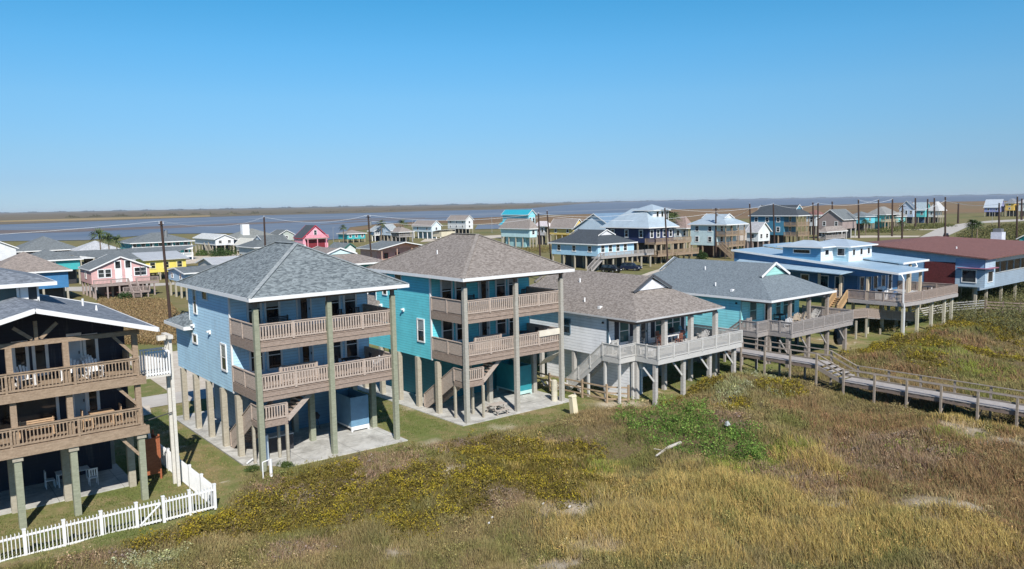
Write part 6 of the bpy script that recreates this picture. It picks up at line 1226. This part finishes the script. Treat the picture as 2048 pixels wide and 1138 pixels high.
# short lawn grass round the houses
x, y, d = scatter(60000, 36, 75, R(22), R(88)); keep = (rng.random(len(x)) > vegf(x, y)) & (y < 62) & ~((x > 15) & (x < 25.6) & (y > 42)) & ~((x > 29.3) & (x < 40.2) & (y > 42.0)) & ~((x < 10) & (y > 45)); x, y, d = x[keep], y[keep], d[keep]
g = np.clip((fbm(x, y, 2.6, 61) - .45) * 5 + .5, 0, 1)[:, None]; c = (np.array((.125, .155, .042)) * g + np.array((.29, .225, .11)) * (1 - g)) * rng.uniform(.75, 1.25, (len(x), 1)); kk = fbm(x, y, 2., 77) < .66
blades('lawn_grass', x[kk], y[kk], c[kk], np.full(kk.sum(), .09), .012 + .0004 * d[kk], 4, .12, .9)
# yellow-flowered shrubs, brush, sage
def shrubs(name, key, n, r0, r1, h0, h1, c1, c2, nl, size, top, a0=R(8), a1=R(92), far=112):
    x, y, d = scatter(n, 25, far, a0, a1, 1.7); k = (rng.random(n) < typ(key, x, y, 40 + KEYS.index(key)) ** 1.1) & (vegf(x, y) > .4) & ~((x > 54.2) & (x < 56.6)); x, y, d = x[k], y[k], d[k]
    if not len(x): return
    f = fbm(x, y, 1.2, 88); print(name, len(x))
    return leaves(name, x, y, rng.uniform(r0, r1, len(x)), rng.uniform(h0, h1, len(x)) * (.6 + .8 * f), np.tile(c1, (len(x), 1)) * rng.uniform(.8, 1.2, (len(x), 1)), np.tile(c2, (len(x), 1)), nl, size + .0005 * d, top=np.clip(f * 2.2 - .65, 0, 1) * top)
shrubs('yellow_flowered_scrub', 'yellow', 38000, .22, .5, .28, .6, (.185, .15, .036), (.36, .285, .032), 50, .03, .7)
shrubs('dead_brush', 'purple', 5000, .2, .45, .2, .42, (.23, .175, .145), (.36, .29, .24), 34, .026, .6)
shrubs('green_scrub', 'green', 16000, .3, .7, .5, 1.15, (.09, .17, .03), (.22, .34, .07), 60, .035, .8)
shrubs('lime_scrub', 'lime', 2500, .2, .4, .2, .4, (.17, .20, .05), (.29, .31, .08), 30, .03, .8)
shrubs('sage_scrub', 'sage', 9000, .25, .55, .25, .55, (.30, .31, .17), (.46, .46, .30), 44, .03, .8)
# brush in front of and below the far right houses, dune top scrub
def patch(name, pts, n, r0, r1, h0, h1, c1, c2, nl, size, top=.6):
    P_ = [at(*p)[:2] for p in pts]; xs_ = [p[0] for p in P_]; ys_ = [p[1] for p in P_]; x = rng.uniform(min(xs_), max(xs_), n * 4); y = rng.uniform(min(ys_), max(ys_), n * 4); ins = np.zeros(len(x), bool); j = len(P_) - 1
    for i in range(len(P_)):
        xi, yi, xj, yj = *P_[i], *P_[j]; ins ^= ((yi > y) != (yj > y)) & (x < (xj - xi) * (y - yi) / (yj - yi + 1e-9) + xi); j = i
    x, y = x[ins][:n], y[ins][:n]; d = np.hypot(x, y); leaves(name, x, y, rng.uniform(r0, r1, len(x)), rng.uniform(h0, h1, len(x)), np.tile(c1, (len(x), 1)) * rng.uniform(.7, 1.3, (len(x), 1)), np.tile(c2, (len(x), 1)), nl, size, top=top)
x, y, d = scatter(29000, 25, 105, p=1.6); k = (rng.random(len(x)) < vegf(x, y) * np.clip((fbm(x, y, 1.7, 55) - .42) * 4.5, 0, 1)) & ~((x > 54.2) & (x < 56.6)); x, y, d = x[k], y[k], d[k]; c, W = colour(x, y, len(x)); k = (W['sand'] + W['green']) < .6; x, y, d, c = x[k], y[k], d[k], c[k]; f = fbm(x, y, 1.1, 71); print('brush', len(x))
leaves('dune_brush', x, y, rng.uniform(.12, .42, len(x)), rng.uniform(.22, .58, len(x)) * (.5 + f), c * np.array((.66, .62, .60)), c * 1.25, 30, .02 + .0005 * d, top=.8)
patch('tall_green_brush', [(1850, 640), (1850, 622), (1900, 600), (1960, 575), (2060, 560), (2150, 600), (2150, 690), (1980, 660)], 1500, .4, 1.3, .6, 2.7, (.085, .085, .04), (.20, .20, .085), 44, .075)
patch('tall_green_brush', [(1700, 660), (1700, 640), (1800, 590), (1840, 620), (1790, 668)], 300, .4, .9, .4, 1.0, (.12, .105, .045), (.22, .18, .06), 44, .06)
patch('roadside_brush', [(1910, 478), (1930, 466), (2000, 452), (2200, 446), (2200, 500), (2060, 498), (1950, 486)], 900, 1.2, 3., .8, 2.2, (.085, .095, .035), (.16, .15, .06), 40, .28)
patch('roadside_brush', [(1700, 466), (1750, 458), (1880, 448), (1920, 452), (1860, 458), (1780, 466)], 200, 1., 2.4, .6, 1.8, (.09, .11, .035), (.16, .16, .06), 30, .28)
patch('field_grass', [(205, 690), (200, 604), (330, 604), (360, 640), (345, 690)], 3800, .5, .9, .5, 1.1, (.27, .185, .085), (.34, .24, .12), 26, .09)
patch('town_scrub', [(1000, 505), (1000, 497), (1100, 495), (1100, 506)], 200, .8, 1.6, .4, 1., (.17, .15, .06), (.25, .20, .08), 26, .15)
patch('town_scrub', [(390, 512), (400, 506), (470, 505), (470, 512)], 60, .8, 2.2, .8, 2., (.05, .09, .03), (.10, .14, .04), 40, .22)
def bush(x, y, r_, h, lab, c1=(.05, .09, .03), c2=(.11, .15, .05)):
    X, Y, Z = at(x, y); n = 12; o = leaves('bush', X + rng.normal(0, r_ * .4, n), Y + rng.normal(0, r_ * .4, n), np.full(n, r_ * .7), rng.uniform(.6, 1, n) * h, np.tile(c1, (n, 1)), np.tile(c2, (n, 1)), 90, .05 * math.hypot(X, Y) / 60, stuff=False, org=(X, Y, Z)); return tag(o, lab, 'bush')
bush(1347, 533, 1.5, 3.4, 'dark dead-leaved bush beside the leaning pole by the white gravel', (.10, .08, .04), (.16, .13, .06)); bush(1402, 518, 1.3, 2.6, 'round green bush by the stair of the pale aqua house'); bush(440, 512, 3., 3.6, 'dark green bush under the stair of the white gabled bay house')
bush(2033, 852, 1.2, 1.5, 'olive tuft bush at the end of the boardwalk near the right edge', (.11, .11, .04), (.20, .18, .07)); bush(250, 600, 1.2, 1.6, 'dark bush beside the pink house stilts'); bush(1480, 505, 1.5, 2., 'green bush under the pale aqua house porch')
bush(571, 934, .35, .4, 'small green weed at the front edge of the light blue house slab', (.09, .13, .04), (.16, .21, .07)); bush(508, 941, .4, .4, 'small green weed beside the white pipe post', (.09, .13, .04), (.16, .21, .07))
m_ = MB(); X, Y, Z = at(1454, 857); m_.add([(X - .15, Y - .1, Z + .25), (X + .2, Y - .12, Z + .25), (X + .22, Y + .1, Z + .25), (X - .1, Y + .14, Z + .25), (X - .08, Y - .05, Z + .5), (X + .12, Y - .04, Z + .52), (X + .1, Y + .06, Z + .5), (X - .05, Y + .07, Z + .48)], [(3, 2, 1, 0), (4, 5, 6, 7), (0, 1, 5, 4), (1, 2, 6, 5), (2, 3, 7, 6), (3, 0, 4, 7)]); rk = m_.build('rock', plain('pale_stone', (.42, .45, .46)), None, (X, Y, Z)); rk.name = 'pale_rock'; tag(rk, 'small pale block among the green shrubs', 'rock')
for k, (px, py) in enumerate([(912, 1027), (1140, 1018), (979, 1051), (1087, 1012), (985, 1040)]):
    X, Y, Z = at(px, py); m_ = MB(); m_.tube((X - .06, Y, Z + .12), (X + .06, Y + .03, Z + .14), .05, .03, 7); s_ = m_.build('shell', WHITE, None, (X, Y, Z)); s_.name = 'white_shell'; tag(s_, ['small white shell at the left end of the upper sandy dune patch', 'white shell at the right edge of the largest bare dune patch', 'small white shell below the yellow scrub, lowest of the five', 'white shell in the middle of the largest bare dune patch', 'small white shell just above the lowest shell'][k], 'shell', 'white shells on the dune')
# ground tints follow the plant cover
co = np.empty(len(gr.data.vertices) * 3); gr.data.vertices.foreach_get('co', co); co = co.reshape(-1, 3); nearm = (co[:, 0] > -20) & (co[:, 0] < 140) & (co[:, 1] > -30) & (co[:, 1] < 62)
vg = np.where((co[:, 1] < 38.5) & (np.abs(co[:, 0]) < 400), 1., 0.); xx, yy = co[nearm, 0], co[nearm, 1]; vg[nearm] = vegf(xx, yy); sd = np.zeros(len(co)); sd[nearm] = typ('sand', xx, yy, 47) * np.clip(.35 + fbm(xx, yy, 1.1, 93), 0, 1)
for nm, v_ in (('veg', vg), ('sandy', sd)): a = gr.data.attributes.new(nm, 'FLOAT', 'POINT'); a.data.foreach_set('value', v_.astype(np.float32))
# ------------------------------------------------------------ the air
m_ = MB(); m_.box(-1500, 14000, -1500, 14000, -1.2, 40)
hm = bpy.data.materials.new('haze'); hm.use_nodes = True; t = hm.node_tree; t.nodes.clear(); ou = t.nodes.new('ShaderNodeOutputMaterial'); pv = t.nodes.new('ShaderNodeVolumePrincipled')
pv.inputs['Color'].default_value = (.80, .88, 1, 1); pv.inputs['Density'].default_value = .000035; pv.inputs['Anisotropy'].default_value = 0; t.links.new(pv.outputs[0], ou.inputs['Volume'])
hb = m_.build('haze', hm); hb['kind'] = 'stuff'
